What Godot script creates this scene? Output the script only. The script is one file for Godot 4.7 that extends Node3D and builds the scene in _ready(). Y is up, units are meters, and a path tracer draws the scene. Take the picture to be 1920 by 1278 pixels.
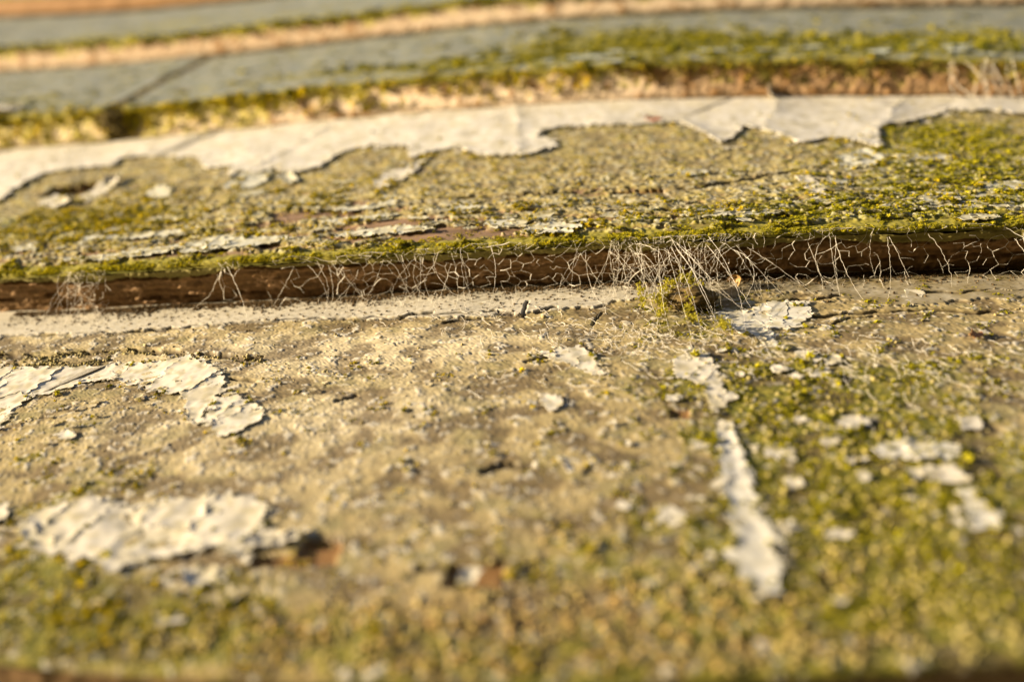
extends Node3D
# Old painted weatherboards seen from close below: x runs along the boards, y up the wall, z out of it. Shapes are laid out in millimetres, MM turns them into metres.
const MM := 0.001
var lips = [[-299.243, 0.02165, 0.0008317], [-149.243, 0.02165, 0.0008317], [0.795, 0.00146, 0.0003395], [163.756, -0.05918, 0.0000866], [299.357, -0.02737, 0.0001731], [449.357, -0.02737, 0.0001731], [599.357, -0.02737, 0.0001731]]          # lower lip of each board: y = a + b x + c x^2
var butts := [15.0, 15.0, 15.2, 15.0, 13.8, 14.8, 14.8]  # thickness of each board's lower edge
var skew := [0.0, 0.5, 4.5, -6.5, -6.0, -6.0]            # how far each lower edge leans in (+) or out (-) towards its back
var H := 0.0
var CR := Color.WHITE
var n_low: FastNoiseLite
var n_mid: FastNoiseLite
var n_crust: FastNoiseLite
var n_wrinkle: FastNoiseLite
var n_grit: FastNoiseLite
var n_grain: FastNoiseLite
var n_layer: FastNoiseLite
var n_flake: FastNoiseLite
var n_rag: FastNoiseLite
var n_plate: FastNoiseLite
var patches := {}
var rng := RandomNumberGenerator.new()
var grids := {}
var used := {}
var board_mat: StandardMaterial3D
var paint_mat: StandardMaterial3D
var moss_mat: StandardMaterial3D
var grain_mat: StandardMaterial3D
var silk_mat: StandardMaterial3D
var wood_mat: StandardMaterial3D

# ---- what grows where, in mm on the wall: x, y, reach x, reach y, amount
var green1 := [55.8, -59.4, 40, 16, 0.4, 56.8, -90.2, 34, 20, 0.5, 21.1, -122.9, 24, 20, 0.45, -93.5, -138.1, 50, 8, 0.7, -41.0, -141.8, 40, 8, 0.6, 10.2, -143.8, 44, 8, 0.6, 46.5, -142.6, 30, 10, 0.6, -20.7, -121.9, 26, 14, 0.3, -126.5, -98.5, 14, 10, 0.4, 37.2, -70.8, 26, 14, 0.75, 52.0, -107.9, 26, 28, 0.85, 40.8, -97.5, 24, 20, 0.6, 11.5, -57.5, 9, 7, 0.4, 33.2, -50.8, 14, 8, 0.5, 57.4, -128.5, 24, 22, 0.95, 40.6, -131.1, 22, 18, 0.8, 18.7, -29.5, 9, 7, 0.9, -8.5, -114.7, 12, 10, 0.45, -1.9, -130.7, 16, 10, 0.5, -113.3, -120.1, 16, 13, 1, -88.2, -130.3, 20, 9, 0.9, -64.3, -136.7, 24, 8, 0.6, -32.2, -141.4, 26, 8, 0.55, -2.1, -143.1, 26, 8, 0.6, 27.1, -139.8, 26, 12, 0.8, -137.3, -74.5, 12, 8, 0.35, -109.0, -88.3, 14, 10, 0.45, 72.4, -54.7, 22, 8, 0.35]
var pale1 := [-84.3, -90.6, 40, 22, 0.5, -50.9, -62.5, 34, 16, 0.55, -137.5, -34.5, 30, 10, 0.6, -74.6, -34.8, 36, 12, 1, -110.2, -63.2, 28, 12, 0.6, -41.0, -29.9, 26, 10, 0.75, -98.3, -24.9, 26, 8, 0.8, -162.5, -10.4, 40, 6, 0.8, -64.3, -66.0, 18, 10, 0.45]
var brown1 := [-23.7, -139.2, 40, 9, 1.3, 6.5, -138.5, 30, 9, 1.1, -54.1, -139.6, 22, 7, 0.5, -10.5, -114.6, 9, 6, 0.6, 40.8, -123.0, 7, 6, 0.5, 2.7, -126.8, 14, 7, 0.4]
var green2 := [127.2, 78.7, 30, 30, 0.5, 68.8, 15.1, 40, 8, 0.5, 108.9, 48.7, 34, 34, 1, 116.0, 100.0, 30, 20, 0.9, 75.8, 19.3, 28, 18, 0.7, 46.7, 16.7, 24, 12, 0.5, 15.9, 10.8, 34, 7, 0.6, -204.0, 56.8, 40, 26, 0.8, -165.4, 51.5, 24, 16, 0.7, -123.0, 29.9, 26, 10, 0.5, -81.4, 66.1, 12, 20, 0.25, -103.8, 50.0, 14, 9, 0.4, -44.4, -1.0, 60, 3, 0.5, 114.3, 27.6, 20, 14, 0.6]
var wood2 := [-87.0, 41.2, 20, 6, 1, -101.0, 39.8, 16, 6, 0.9, -65.8, 22.9, 20, 5, 1, -44.5, 11.6, 16, 4, 1, -33.3, 10.4, 14, 3, 0.9, -123.0, 29.9, 12, 4, 0.7, 59.3, 12.1, 12, 2.4, 1, 23.2, 7.8, 16, 3, 0.6, -3.9, 42.8, 8, 3, 0.6, -125.3, 16.7, 20, 3, 0.5]
var green3 := [-40.9, 188.0, 50, 14, 0.8, 4.3, 216.3, 50, 36, 0.8, 50.5, 193.1, 40, 34, 0.7, 98.1, 190.6, 36, 30, 0.55, 140.0, 188.4, 34, 22, 0.8, 168.5, 207.1, 34, 26, 0.55, -91.4, 200.6, 40, 12, 0.45, -133.5, 205.4, 34, 10, 0.35, -182.0, 208.4, 30, 8, 0.25, -290.2, 224.9, 24, 7, 0.6, -260.5, 200.8, 24, 5, 0.6]
var green4 := [-324.5, 334.7, 60, 16, 0.7, -267.1, 369.2, 50, 14, 0.5, -180.2, 345.0, 40, 10, 0.5]
var strip1 := [-209.2, -2.2, -187.4, -3.0, -141.8, -7.6, -108.6, -7.9, -84.1, -9.4, -58.4, -12.9, -22.1, -15.0, -6.0, -12.3, 7.3, -8.2, 50.7, -8.5, 76.5, -17.6, 105.2, -12.9, 125.4, -13.1]

func _ready():
	# ---- camera
	var cam := Camera3D.new()
	cam.name = "camera"
	cam.transform = Transform3D(Basis(Vector3(0.993945, 0.067697, -0.086550), Vector3(0.037536, 0.531093, 0.846482), Vector3(0.103271, -0.844605, 0.525336)), Vector3(0.00000, -0.25020, 0.12397))
	var att := CameraAttributesPhysical.new()
	att.frustum_focal_length = 35.0
	att.frustum_focus_distance = 0.268
	att.frustum_near = 0.01
	att.frustum_far = 50.0
	att.exposure_aperture = 5.9
	cam.attributes = att
	add_child(cam)
	cam.current = true
	# ---- sky, sun, exposure
	var env := Environment.new()
	env.background_mode = Environment.BG_SKY
	var sky := Sky.new()
	var sm := ProceduralSkyMaterial.new()
	sm.sky_top_color = Color(0.40, 0.53, 0.72)
	sm.sky_horizon_color = Color(0.80, 0.76, 0.68)
	sm.sky_curve = 0.2
	sm.ground_horizon_color = Color(0.50, 0.44, 0.32)
	sm.ground_bottom_color = Color(0.24, 0.21, 0.13)
	sm.sun_angle_max = 20.0
	sky.sky_material = sm
	env.sky = sky
	env.background_energy_multiplier = 0.34
	env.tonemap_mode = Environment.TONE_MAPPER_LINEAR
	env.tonemap_exposure = 3.15
	env.sdfgi_enabled = true
	env.ssao_enabled = true
	env.ssil_enabled = true
	var we := WorldEnvironment.new()
	we.name = "environment"
	we.environment = env
	add_child(we)
	var sun := DirectionalLight3D.new()
	sun.name = "sun"
	sun.light_color = Color(1.0, 0.905, 0.74)
	sun.light_energy = 1.5
	sun.light_angular_distance = 0.6
	sun.shadow_enabled = true
	var to_wall := Vector3(0.945, 0.03, -0.325).normalized()
	sun.basis = Basis.looking_at(to_wall, Vector3.UP)
	add_child(sun)
	rng.seed = 7
	make_noises()
	make_materials()
	build_wall()
	build_moss()
	build_webs()
	build_bits()

func noise(freq: float, octaves: int, sd: int, ridged := false) -> FastNoiseLite:
	var n := FastNoiseLite.new()
	n.seed = sd
	n.noise_type = FastNoiseLite.TYPE_SIMPLEX_SMOOTH
	n.frequency = freq
	n.fractal_type = FastNoiseLite.FRACTAL_RIDGED if ridged else FastNoiseLite.FRACTAL_FBM
	n.fractal_octaves = octaves
	return n

func make_noises():
	n_low = noise(0.022, 2, 1)
	n_mid = noise(0.10, 3, 2)
	n_crust = noise(0.42, 3, 3)
	n_wrinkle = noise(0.5, 2, 4, true)
	n_grit = noise(1.1, 2, 5)
	n_grain = noise(0.5, 3, 6)
	n_layer = noise(0.30, 3, 7)
	n_flake = noise(0.26, 3, 8)
	n_rag = noise(0.30, 4, 9)
	n_plate = FastNoiseLite.new()
	n_plate.seed = 12
	n_plate.noise_type = FastNoiseLite.TYPE_CELLULAR
	n_plate.frequency = 0.22
	n_plate.fractal_type = FastNoiseLite.FRACTAL_NONE
	n_plate.cellular_return_type = FastNoiseLite.RETURN_DISTANCE2_SUB
	n_plate.cellular_jitter = 1.0

func mat(rough: float, spec := 0.5) -> StandardMaterial3D:
	var m := StandardMaterial3D.new()
	m.vertex_color_use_as_albedo = true
	m.roughness = rough
	m.metallic_specular = spec
	return m

func make_materials():
	board_mat = mat(0.85, 0.35)
	paint_mat = mat(0.72, 0.35)
	wood_mat = mat(0.8, 0.4)
	grain_mat = mat(0.9, 0.3)
	moss_mat = mat(0.7, 0.3)
	moss_mat.backlight_enabled = true
	moss_mat.backlight = Color(0.8, 0.78, 0.25)
	silk_mat = StandardMaterial3D.new()
	silk_mat.albedo_color = Color(0.96, 0.94, 0.90)
	silk_mat.roughness = 0.55
	silk_mat.backlight_enabled = true
	silk_mat.backlight = Color(0.4, 0.38, 0.35)

# ---- shape of the wall
func lip(k: int, x: float) -> float:
	var c = lips[k]
	return c[0] + c[1] * x + c[2] * x * x

func face_z(k: int, x: float, y: float) -> float:
	var a := lip(k, x)
	return bow(x) - butts[k + 1] * (y - a) / (lip(k + 1, x) - a)

func bow(x: float) -> float:  # added bend: turns the left towards the sun and the right away
	return -18.0 * (1.0 - exp(-x * x / 60000.0))

func blob(list: Array, x: float, y: float) -> float:
	var s := 0.0
	for i in range(0, list.size(), 5):
		var a: float = (x - list[i]) / list[i + 2]
		var b: float = (y - list[i + 1]) / list[i + 3]
		var q := a * a + b * b
		if q < 6.0:
			s += list[i + 4] * exp(-q)
	return s

func along(list: Array, x: float) -> float:
	if x <= list[0]:
		return list[1]
	for i in range(2, list.size(), 2):
		if x < list[i]:
			return lerpf(list[i - 1], list[i + 1], (x - list[i - 2]) / (list[i] - list[i - 2]))
	return list[list.size() - 1]

func step01(a: float, b: float, x: float) -> float:
	return smoothstep(a, b, x)

func amount1(x: float, y: float) -> float:
	return blob(green1, x, y) + 0.45 * n_mid.get_noise_2d(x, y)

func surface(k: int, x: float, y: float, v: float, d: float):
	match k:
		1: surface1(x, y, v, d)
		2: surface2(x, y, v, d)
		_: surface3(k, x, y, v, d)

const CREAM := Color(0.60, 0.57, 0.50)
const BEIGE := Color(0.315, 0.255, 0.13)
const PALE := Color(0.50, 0.435, 0.295)
const TAN := Color(0.22, 0.15, 0.06)
const ALGA := Color(0.15, 0.15, 0.022)
const OLIVE := Color(0.285, 0.25, 0.045)
const WOOD := Color(0.22, 0.145, 0.095)
const BARE := Color(0.21, 0.115, 0.045)
const DIRT := Color(0.05, 0.035, 0.02)
const SAGE := Color(0.20, 0.222, 0.205)

var holes1 := [-56.9, -116.3, 4, 3.6, 1.3, -64.1, -118.4, 5.5, 1.6, 1.2, -26.2, -124.3, 5, 3.2, 1.4, 34.8, -126.5, 2.4, 2.4, 1, 13.6, -71.0, 2, 1.6, 0.6]
var holes2 := [-208.7, 101.2, 13, 6.5, 4, -203.0, 107.5, 9, 4, 3, -167.9, 80.7, 4, 2.5, 1.2, 9.4, 39.6, 8, 2, 1]

func dig(list: Array, x: float, y: float):
	for i in range(0, list.size(), 5):
		var a: float = absf(x - list[i]) / list[i + 2]
		var b: float = absf(y - list[i + 1]) / list[i + 3]
		if a < 1.6 and b < 1.6:
			var m := 1.0 - step01(0.92, 1.06, maxf(a, b) + 0.22 * n_rag.get_noise_2d(x * 2.0, y * 2.0))
			if m > 0.0:
				H = lerpf(H, -list[i + 4] + 0.12 * n_grain.get_noise_2d(x * 0.2, y * 2.0), m)
				CR = CR.lerp(BARE * (1.0 + 0.3 * n_grain.get_noise_2d(x * 0.15, y * 2.0)), m)

func surface1(x: float, y: float, v: float, _d: float):
	var nm := n_mid.get_noise_2d(x, y)
	var ng := n_grit.get_noise_2d(x, y)
	var nc := n_crust.get_noise_2d(x, y)
	var low := 0.5 * n_low.get_noise_2d(x, y)
	var g := blob(green1, x, y) + 0.45 * nm
	var pale := blob(pale1, x, y) + 0.35 * nm
	var burnt := blob(brown1, x, y)
	g -= 0.55 * burnt
	# crust: wrinkled and granular
	var wr := n_wrinkle.get_noise_2d(x * 0.4 - y * 0.5, (x * 0.8 + y * 0.6) * 1.6)
	var rough := 0.85 - 0.25 * clampf(pale, 0.0, 1.0) + 0.35 * clampf(g, 0.0, 1.0)
	var hc := 0.12 * wr + rough * (0.07 * nc + 0.03 * ng) + 0.24 * nm + 0.10 * n_grain.get_noise_2d(x * 0.08, y * 1.1) + 0.2 * n_layer.get_noise_2d(x * 0.15, y)
	var c := BEIGE.lerp(PALE, clampf(pale, 0.0, 1.0))
	c = c.lerp(Color(0.225, 0.20, 0.10), step01(-0.05, 0.35, n_mid.get_noise_2d(x * 0.6 + 800.0, y * 0.8) + 0.3 * nc - 0.05) * (0.85 - 0.6 * clampf(pale, 0.0, 1.0)))
	c = c.lerp(TAN, clampf(burnt + 0.5 * nc, 0.0, 1.0) * 0.7)
	c = c.lerp((ALGA * 0.75) if nc < 0.12 else OLIVE * 0.85, step01(0.25, 0.7, g + 0.35 * nc))
	c = c * (1.0 + 0.14 * ng + 0.25 * n_crust.get_noise_2d(x * 0.5 + 300.0, y * 0.5))
	# old skin of paint cracked into plates
	var plate := n_plate.get_noise_2d(x * 0.75 + 1.2 * nm, y * 1.5 + 1.5 * nm)
	var where := step01(-0.1, 0.25, n_mid.get_noise_2d(x * 0.5 + 40.0, y * 0.7 + 700.0) + 0.2 * nm)
	hc += where * (0.09 * exp(-maxf(plate, 0.0) * 5.0) - 0.26 * (1.0 - step01(0.03, 0.09, plate)))
	c = c.lerp(DIRT * 2.0, where * (1.0 - step01(0.02, 0.06, plate)) * 0.7)
	# thin scraps of paint that still hold
	var f := n_flake.get_noise_2d(x, y * 1.25) + 0.18 * nm
	var scrap := step01(0.30, 0.34, f)
	hc += scrap * 0.16
	c = c.lerp(CREAM * (0.85 + 0.12 * ng), scrap * (0.6 + 0.8 * nm))
	# smooth painted strip under the next board
	var s := step01(-0.5, 0.4, y - along(strip1, x) + 2.6 * nm + 0.8 * nc)
	var hp := 0.42 + 0.10 * n_grain.get_noise_2d(x * 0.06, y * 1.2) + 0.05 * nc
	var cp := CREAM * (0.80 + 0.10 * n_grain.get_noise_2d(x * 0.05, y * 0.9) + 0.08 * ng)
	cp = cp.lerp(BEIGE * 0.8, step01(0.15, 0.5, n_flake.get_noise_2d(x * 1.6 + 90.0, y * 3.0)) * 0.7)
	cp = cp.lerp(BEIGE * 0.7, step01(0.0, 45.0, x) * (0.75 + 0.5 * nm))
	H = low + lerpf(hc, hp, s)
	CR = c.lerp(cp, s)
	dig(holes1, x, y)
	if v < 2.0:
		H -= 1.6 * (1.0 - sqrt(maxf(0.0, 1.0 - pow(1.0 - v / 2.0, 2.0))))

func surface2(x: float, y: float, v: float, d: float):
	var nm := n_mid.get_noise_2d(x, y)
	var ng := n_grit.get_noise_2d(x * 0.8, y * 0.8)
	var nc := n_crust.get_noise_2d(x * 0.8, y * 0.8)
	var low := 0.6 * n_low.get_noise_2d(x, y)
	var grain := n_grain.get_noise_2d(x * 0.07, y * 0.8)
	var g := blob(green2, x, y) + 0.5 * nm
	# bare weathered wood, combed along the board
	var hw := 0.25 * grain - 0.1
	var c := WOOD * (1.0 + 0.45 * grain + 0.15 * ng)
	# crust over it, in layers that break off along the grain
	var layer := n_layer.get_noise_2d(x * 0.16, y * 0.9) + 0.35 * n_flake.get_noise_2d(x, y)
	var cover := step01(-0.14, -0.06, layer + 0.42 - 0.95 * clampf(blob(wood2, x, y), 0.0, 1.0) - 0.42 * (1.0 - step01(8.0, 48.0, v)))
	var second := step01(0.16, 0.20, layer) * (1.0 - step01(50.0, 70.0, v))
	var hc := 0.6 + 0.28 * nc + 0.10 * ng + 0.4 * nm + 0.5 * second
	var cc := BEIGE.lerp(OLIVE, clampf(0.35 + 0.6 * g, 0.0, 1.0))
	cc = cc.lerp(ALGA if nc < 0.15 else OLIVE, step01(0.35, 0.85, g + 0.4 * nc))
	cc = cc.lerp(Color(0.17, 0.14, 0.08), step01(-0.05, 0.3, n_mid.get_noise_2d(x * 0.5 + 300.0, y * 0.9 + 40.0) + 0.35 * nc) * 0.7)
	cc = cc * (1.0 + 0.32 * ng + 0.2 * nc)
	var f := n_flake.get_noise_2d(x * 0.8 + 40.0, y * 1.3) + 0.15 * nm
	cc = cc.lerp(Color(0.42, 0.42, 0.36) * (1.0 + 0.15 * ng), maxf(step01(0.34, 0.38, f), second * 0.6 * step01(-0.2, 0.1, ng)) * 0.85)
	hw = lerpf(hw, hc, cover)
	c = c.lerp(cc, cover)
	c = c.lerp(ALGA, (1.0 - cover) * step01(0.3, 0.7, g + 0.3 * nc) * 0.8)
	# mossy lip
	var lipm := 1.0 - step01(3.0, 7.0, v + 5.0 * nm + 1.0 * nc)
	c = c.lerp(OLIVE.lerp(ALGA, clampf(0.6 + nm, 0.0, 1.0)) * (1.0 + 0.3 * ng), lipm)
	H = low * step01(0.0, 6.0, v) + lerpf(hw, 0.25 * nc + 0.1 * ng, lipm)
	CR = c
	dig(holes2, x, y)
	if v < 1.6:
		H -= 1.6 * (1.0 - sqrt(maxf(0.0, 1.0 - pow(1.0 - v / 1.6, 2.0))))

func surface3(k: int, x: float, y: float, v: float, _d: float):
	var nm := n_mid.get_noise_2d(x, y)
	var nc := n_crust.get_noise_2d(x * 0.5, y * 0.5)
	var g := nm * 0.55
	if k == 3:
		g += blob(green3, x, y)
	elif k == 4:
		g += blob(green4, x, y)
	var c := SAGE * (0.92 + 0.12 * n_grain.get_noise_2d(x * 0.03, y * 0.3) + 0.06 * nc)
	c = c.lerp(Color(0.21, 0.20, 0.085), step01(-0.15, 0.4, n_mid.get_noise_2d(x * 0.5 + 70.0, y * 0.9) + 0.4 * nc) * 0.4)
	c = c.lerp(Color(0.34, 0.33, 0.28), step01(0.15, 0.3, n_flake.get_noise_2d(x * 0.3, y * 0.7)) * 0.6)
	var m := step01(0.3, 0.6, g * 1.1 + 0.5 * nc)
	c = c.lerp(ALGA.lerp(OLIVE, clampf(0.4 + nc, 0.0, 1.0)), m * 0.9)
	var lipm := 1.0 - step01(1.5, 4.0, v + 6.0 * nm)
	c = c.lerp(OLIVE.lerp(ALGA, clampf(0.5 + nm, 0.0, 1.0)), lipm)
	CR = c
	H = 0.8 * n_low.get_noise_2d(x, y) + 0.12 * n_grain.get_noise_2d(x * 0.05, y * 0.4) + m * (0.3 + 0.5 * nc)
	if v < 2.4:
		H -= 2.0 * (1.0 - sqrt(maxf(0.0, 1.0 - pow(1.0 - v / 2.4, 2.0))))

# ---- meshes
func sheet(nx: int, ny: int, p: PackedVector3Array, c: PackedColorArray, flip := false) -> ArrayMesh:
	var nor := PackedVector3Array()
	nor.resize(p.size())
	for j in ny:
		var up := mini(j + 1, ny - 1) * nx
		var dn := maxi(j - 1, 0) * nx
		for i in nx:
			var e := p[j * nx + mini(i + 1, nx - 1)] - p[j * nx + maxi(i - 1, 0)]
			var n := e.cross(p[up + i] - p[dn + i]).normalized()
			nor[j * nx + i] = -n if flip else n
	var ix := PackedInt32Array()
	ix.resize((nx - 1) * (ny - 1) * 6)
	var t := 0
	for j in ny - 1:
		for i in nx - 1:
			var a := j * nx + i
			var b := a + 1
			var u := a + nx
			var w := u + 1
			if flip:
				ix[t] = a; ix[t + 1] = b; ix[t + 2] = u; ix[t + 3] = b; ix[t + 4] = w; ix[t + 5] = u
			else:
				ix[t] = a; ix[t + 1] = u; ix[t + 2] = b; ix[t + 3] = b; ix[t + 4] = u; ix[t + 5] = w
			t += 6
	var arr := []
	arr.resize(Mesh.ARRAY_MAX)
	arr[Mesh.ARRAY_VERTEX] = p
	arr[Mesh.ARRAY_NORMAL] = nor
	arr[Mesh.ARRAY_COLOR] = c
	arr[Mesh.ARRAY_INDEX] = ix
	var m := ArrayMesh.new()
	m.add_surface_from_arrays(Mesh.PRIMITIVE_TRIANGLES, arr)
	return m

func put(called: String, mesh: Mesh, m: Material, parent: Node) -> MeshInstance3D:
	var o := MeshInstance3D.new()
	var at := str(parent.get_instance_id()) + called
	var n: int = used.get(at, 0)
	used[at] = n + 1
	o.name = called if n == 0 else "%s_%03d" % [called, n]
	o.mesh = mesh
	o.material_override = m
	parent.add_child(o, true)
	return o

func tag(o: Node, label: String, category := "", group := "", kind := ""):
	o.set_meta("label", label)
	if category: o.set_meta("category", category)
	if group: o.set_meta("group", group)
	if kind: o.set_meta("kind", kind)

const MORE := 26  # coarse columns that carry each board on past what is looked at closely

func column(i: int, x0: float, dx: float, nx: int) -> float:
	if i < MORE:
		return x0 - (MORE - i) * 5.0
	if i >= MORE + nx:
		return x0 + (nx - 1) * dx + (i - MORE - nx + 1) * 5.0
	return x0 + (i - MORE) * dx

func face(k: int, x0: float, x1: float, dx: float, rows: Array, cracks: Array, ends := [true, true]) -> ArrayMesh:
	var nx := int((x1 - x0) / dx) + 1
	var all := nx + 2 * MORE
	var ny := rows.size()
	var hh := PackedFloat32Array()
	var cc := PackedColorArray()
	hh.resize(all * ny)
	cc.resize(all * ny)
	for i in all:
		var x := column(i, x0, dx, nx)
		if (i < MORE and not ends[0]) or (i >= MORE + nx and not ends[1]):
			continue
		var a := lip(k, x)
		var full := lip(k + 1, x) - a
		for j in ny:
			var v: float = rows[j] * full / 150.0 if rows[j] > 12.0 else rows[j]
			surface(k, x, a + v, v, full - v)
			hh[j * all + i] = H
			cc[j * all + i] = CR
	for cr in cracks:
		carve(k, cr, x0, dx, nx, rows, hh, cc)
	var from := 0 if ends[0] else MORE
	var upto := all if ends[1] else MORE + nx
	var wide := upto - from
	var p := PackedVector3Array()
	var c := PackedColorArray()
	p.resize(wide * ny)
	c.resize(wide * ny)
	for i in range(from, upto):
		var x := column(i, x0, dx, nx)
		var a := lip(k, x)
		var full := lip(k + 1, x) - a
		for j in ny:
			var v: float = rows[j] * full / 150.0 if rows[j] > 12.0 else rows[j]
			p[j * wide + i - from] = Vector3(x, a + v, bow(x) - butts[k + 1] * v / full + hh[j * all + i]) * MM
			c[j * wide + i - from] = cc[j * all + i]
	grids[k if x1 > -200.0 else k + 10] = [x0, dx, nx, rows, hh]
	return sheet(wide, ny, p, c)

# cr: [width, depth, lift, share of dirt, x, y, x, y ...]
func carve(k: int, cr: Array, x0: float, dx: float, nx: int, rows: Array, hh: PackedFloat32Array, cc: PackedColorArray):
	var w: float = cr[0] * 1.8
	for s in range(4, cr.size() - 2, 2):
		var a := Vector2(cr[s], cr[s + 1])
		var b := Vector2(cr[s + 2], cr[s + 3])
		var r := w * 4.0 + 1.0
		var i0 := maxi(0, int((minf(a.x, b.x) - r - x0) / dx))
		var i1 := mini(nx - 1, int((maxf(a.x, b.x) + r - x0) / dx))
		for i in range(i0, i1 + 1):
			var x := x0 + i * dx
			var base := lip(k, x)
			var full := lip(k + 1, x) - base
			for j in rows.size():
				var y: float = base + (rows[j] * full / 150.0 if rows[j] > 12.0 else rows[j])
				if y < minf(a.y, b.y) - r or y > maxf(a.y, b.y) + r:
					continue
				var q := Vector2(x + 0.5 * n_rag.get_noise_2d(x * 0.5, y * 0.5 + 50.0), y + 1.6 * n_mid.get_noise_2d(x * 0.9, 20.0))
				var near := Geometry2D.get_closest_point_to_segment(q, a, b)
				# only this segment's own stretch, so that joints are not dug twice
				var t := (q - a).dot(b - a) / maxf((b - a).length_squared(), 0.001)
				if t < 0.0 or t >= 1.0:
					continue
				var ww := w * (0.85 + 0.9 * n_mid.get_noise_2d(x * 0.35 + 200.0, 3.0))
				var e := q.distance_to(near) / ww
				if e < 1.6:
					var m := 1.0 - step01(0.25, 1.5, e)
					hh[j * (nx + 2 * MORE) + i + MORE] -= cr[1] * m
					cc[j * (nx + 2 * MORE) + i + MORE] = cc[j * (nx + 2 * MORE) + i + MORE].lerp(DIRT, (1.0 - step01(0.6, 1.3, e)) * cr[3])
				if cr[2] > 0.0 and q.y > near.y - 0.1 and e < 5.0:
					hh[j * (nx + 2 * MORE) + i + MORE] += cr[2] * step01(0.5, 1.0, e) * exp(-0.8 * e)

func height(k: int, x: float, y: float) -> float:
	if not grids.has(k):
		return 0.0
	var g = grids[k]
	var a := lip(k, x)
	var v := y - a
	var full := lip(k + 1, x) - a
	var rv := v if v <= 12.0 else v * 150.0 / full
	var rows: Array = g[3]
	var j := clampi(rows.bsearch(rv), 0, rows.size() - 1)
	var i := clampi(int(round((x - g[0]) / g[1])), 0, g[2] - 1)
	return g[4][j * (g[2] + 2 * MORE) + i + MORE]

func on_face(k: int, x: float, y: float, extra := 0.0) -> Vector3:
	return Vector3(x, y, face_z(k, x, y) + height(k, x, y) + extra)

func butt(k: int, x0: float, x1: float, dx: float, n: int) -> ArrayMesh:
	var nx := int((x1 - x0) / dx) + 1
	var p := PackedVector3Array()
	var c := PackedColorArray()
	p.resize(nx * n)
	c.resize(nx * n)
	var t: float = butts[k]
	for i in nx:
		var x := x0 + i * dx
		var split := 0.27 + 0.16 * n_mid.get_noise_2d(x * 0.25, 77.0) + 0.03 * n_rag.get_noise_2d(x * 2.0, 5.0)
		var split2 := 0.72 + 0.25 * n_mid.get_noise_2d(x * 0.2, 177.0)
		for j in n:
			var w := float(j) / (n - 1)
			var z := lerpf(-1.55, -t - 4.0, w)
			var q := -z / t
			var bend: float = skew[k] * w
			if k >= 3:  # rounded off below, then undercut
				bend = skew[k] * (smoothstep(0.0, 0.62, w) if w < 0.62 else lerpf(1.0, 0.2, (w - 0.62) / 0.38))
			var nm := n_mid.get_noise_2d(x * 0.8, z + 40.0 * k)
			var nc := n_crust.get_noise_2d(x, z + 90.0)
			var ng := n_grit.get_noise_2d(x * 0.7, z)
			var gr := n_grain.get_noise_2d(x * 0.08, z + 11.0 * k)
			var col: Color
			var h := 0.5 * nm + 0.25 * nc + 0.1 * ng + 0.2 * gr
			if k == 2:
				col = Color(0.195, 0.112, 0.046) * (1.0 + 0.55 * gr + 0.35 * nc)
				col = col.lerp(Color(0.20, 0.175, 0.05) * (1.0 + 0.3 * ng), 1.0 - step01(split - 0.05, split + 0.03, q))
				col = col.lerp(Color(0.38, 0.24, 0.13), step01(0.2, 0.6, nm + 0.7 * nc + 0.4 * ng) * step01(split, split + 0.15, q) * 0.8)  # paler flecks coloured in for raised bits that catch the grazing sun
				h += 0.5 * nm + 0.3 * gr
				h += 0.5 * step01(split + 0.02, split, q) + 0.7 * nm * step01(0.0, 50.0, x)
				var e := absf(q - split)
				if n_rag.get_noise_2d(x * 0.3, 900.0) > -0.22:
					h -= 1.6 * (1.0 - step01(0.008, 0.035, e))
				h -= 1.8 * (1.0 - step01(0.01, 0.05, absf(q - split2))) * step01(0.0, 0.25, n_rag.get_noise_2d(x * 0.22 + 40.0, 300.0) + step01(30.0, 60.0, x) * 0.4)
			elif k == 3 or k == 4:
				var paint := Color(0.74, 0.60, 0.46) * (1.0 + 0.15 * ng)
				var brown := Color(0.30, 0.17, 0.07) * (1.0 + 0.5 * nc)
				var right := step01(-20.0, 60.0, x + 30.0 * nm) if k == 3 else 0.55 - step01(-160.0, -60.0, x + 60.0 * nm) * 0.4
				col = paint.lerp(brown, clampf(right * 0.85 + step01(0.25, 0.45, nm + 0.5 * nc), 0.0, 1.0))
				var mo := (1.0 - step01(0.1, 0.4, q + 0.6 * nm + 0.4 * nc)) if k == 3 else (1.0 - step01(0.15, 0.35, q + 0.4 * nm))
				if k == 3 and x < -150.0:
					mo = maxf(mo, step01(-0.25, 0.25, nm + nc))
				col = col.lerp(OLIVE.lerp(Color(0.46, 0.40, 0.09), 0.9 if x < -20.0 else 0.2) * (1.1 + 0.5 * nc), mo)
				if k == 3:
					var seam := 1.0 - step01(4.0, 11.0, absf(x + 222.0 + 8.0 * nm))
					col = col.lerp(Color(0.12, 0.08, 0.025) * (1.0 + 0.6 * nc), seam)
				h += 0.5 * nc * (mo + right)
			else:
				col = (Color(0.36, 0.20, 0.09) if k == 5 else Color(0.20, 0.115, 0.048)) * (1.0 + 0.5 * gr)
			p[j * nx + i] = Vector3(x, lip(k, x) + bend - h, z + bow(x)) * MM
			c[j * nx + i] = col
	return sheet(nx, n, p, c, true)

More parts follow.
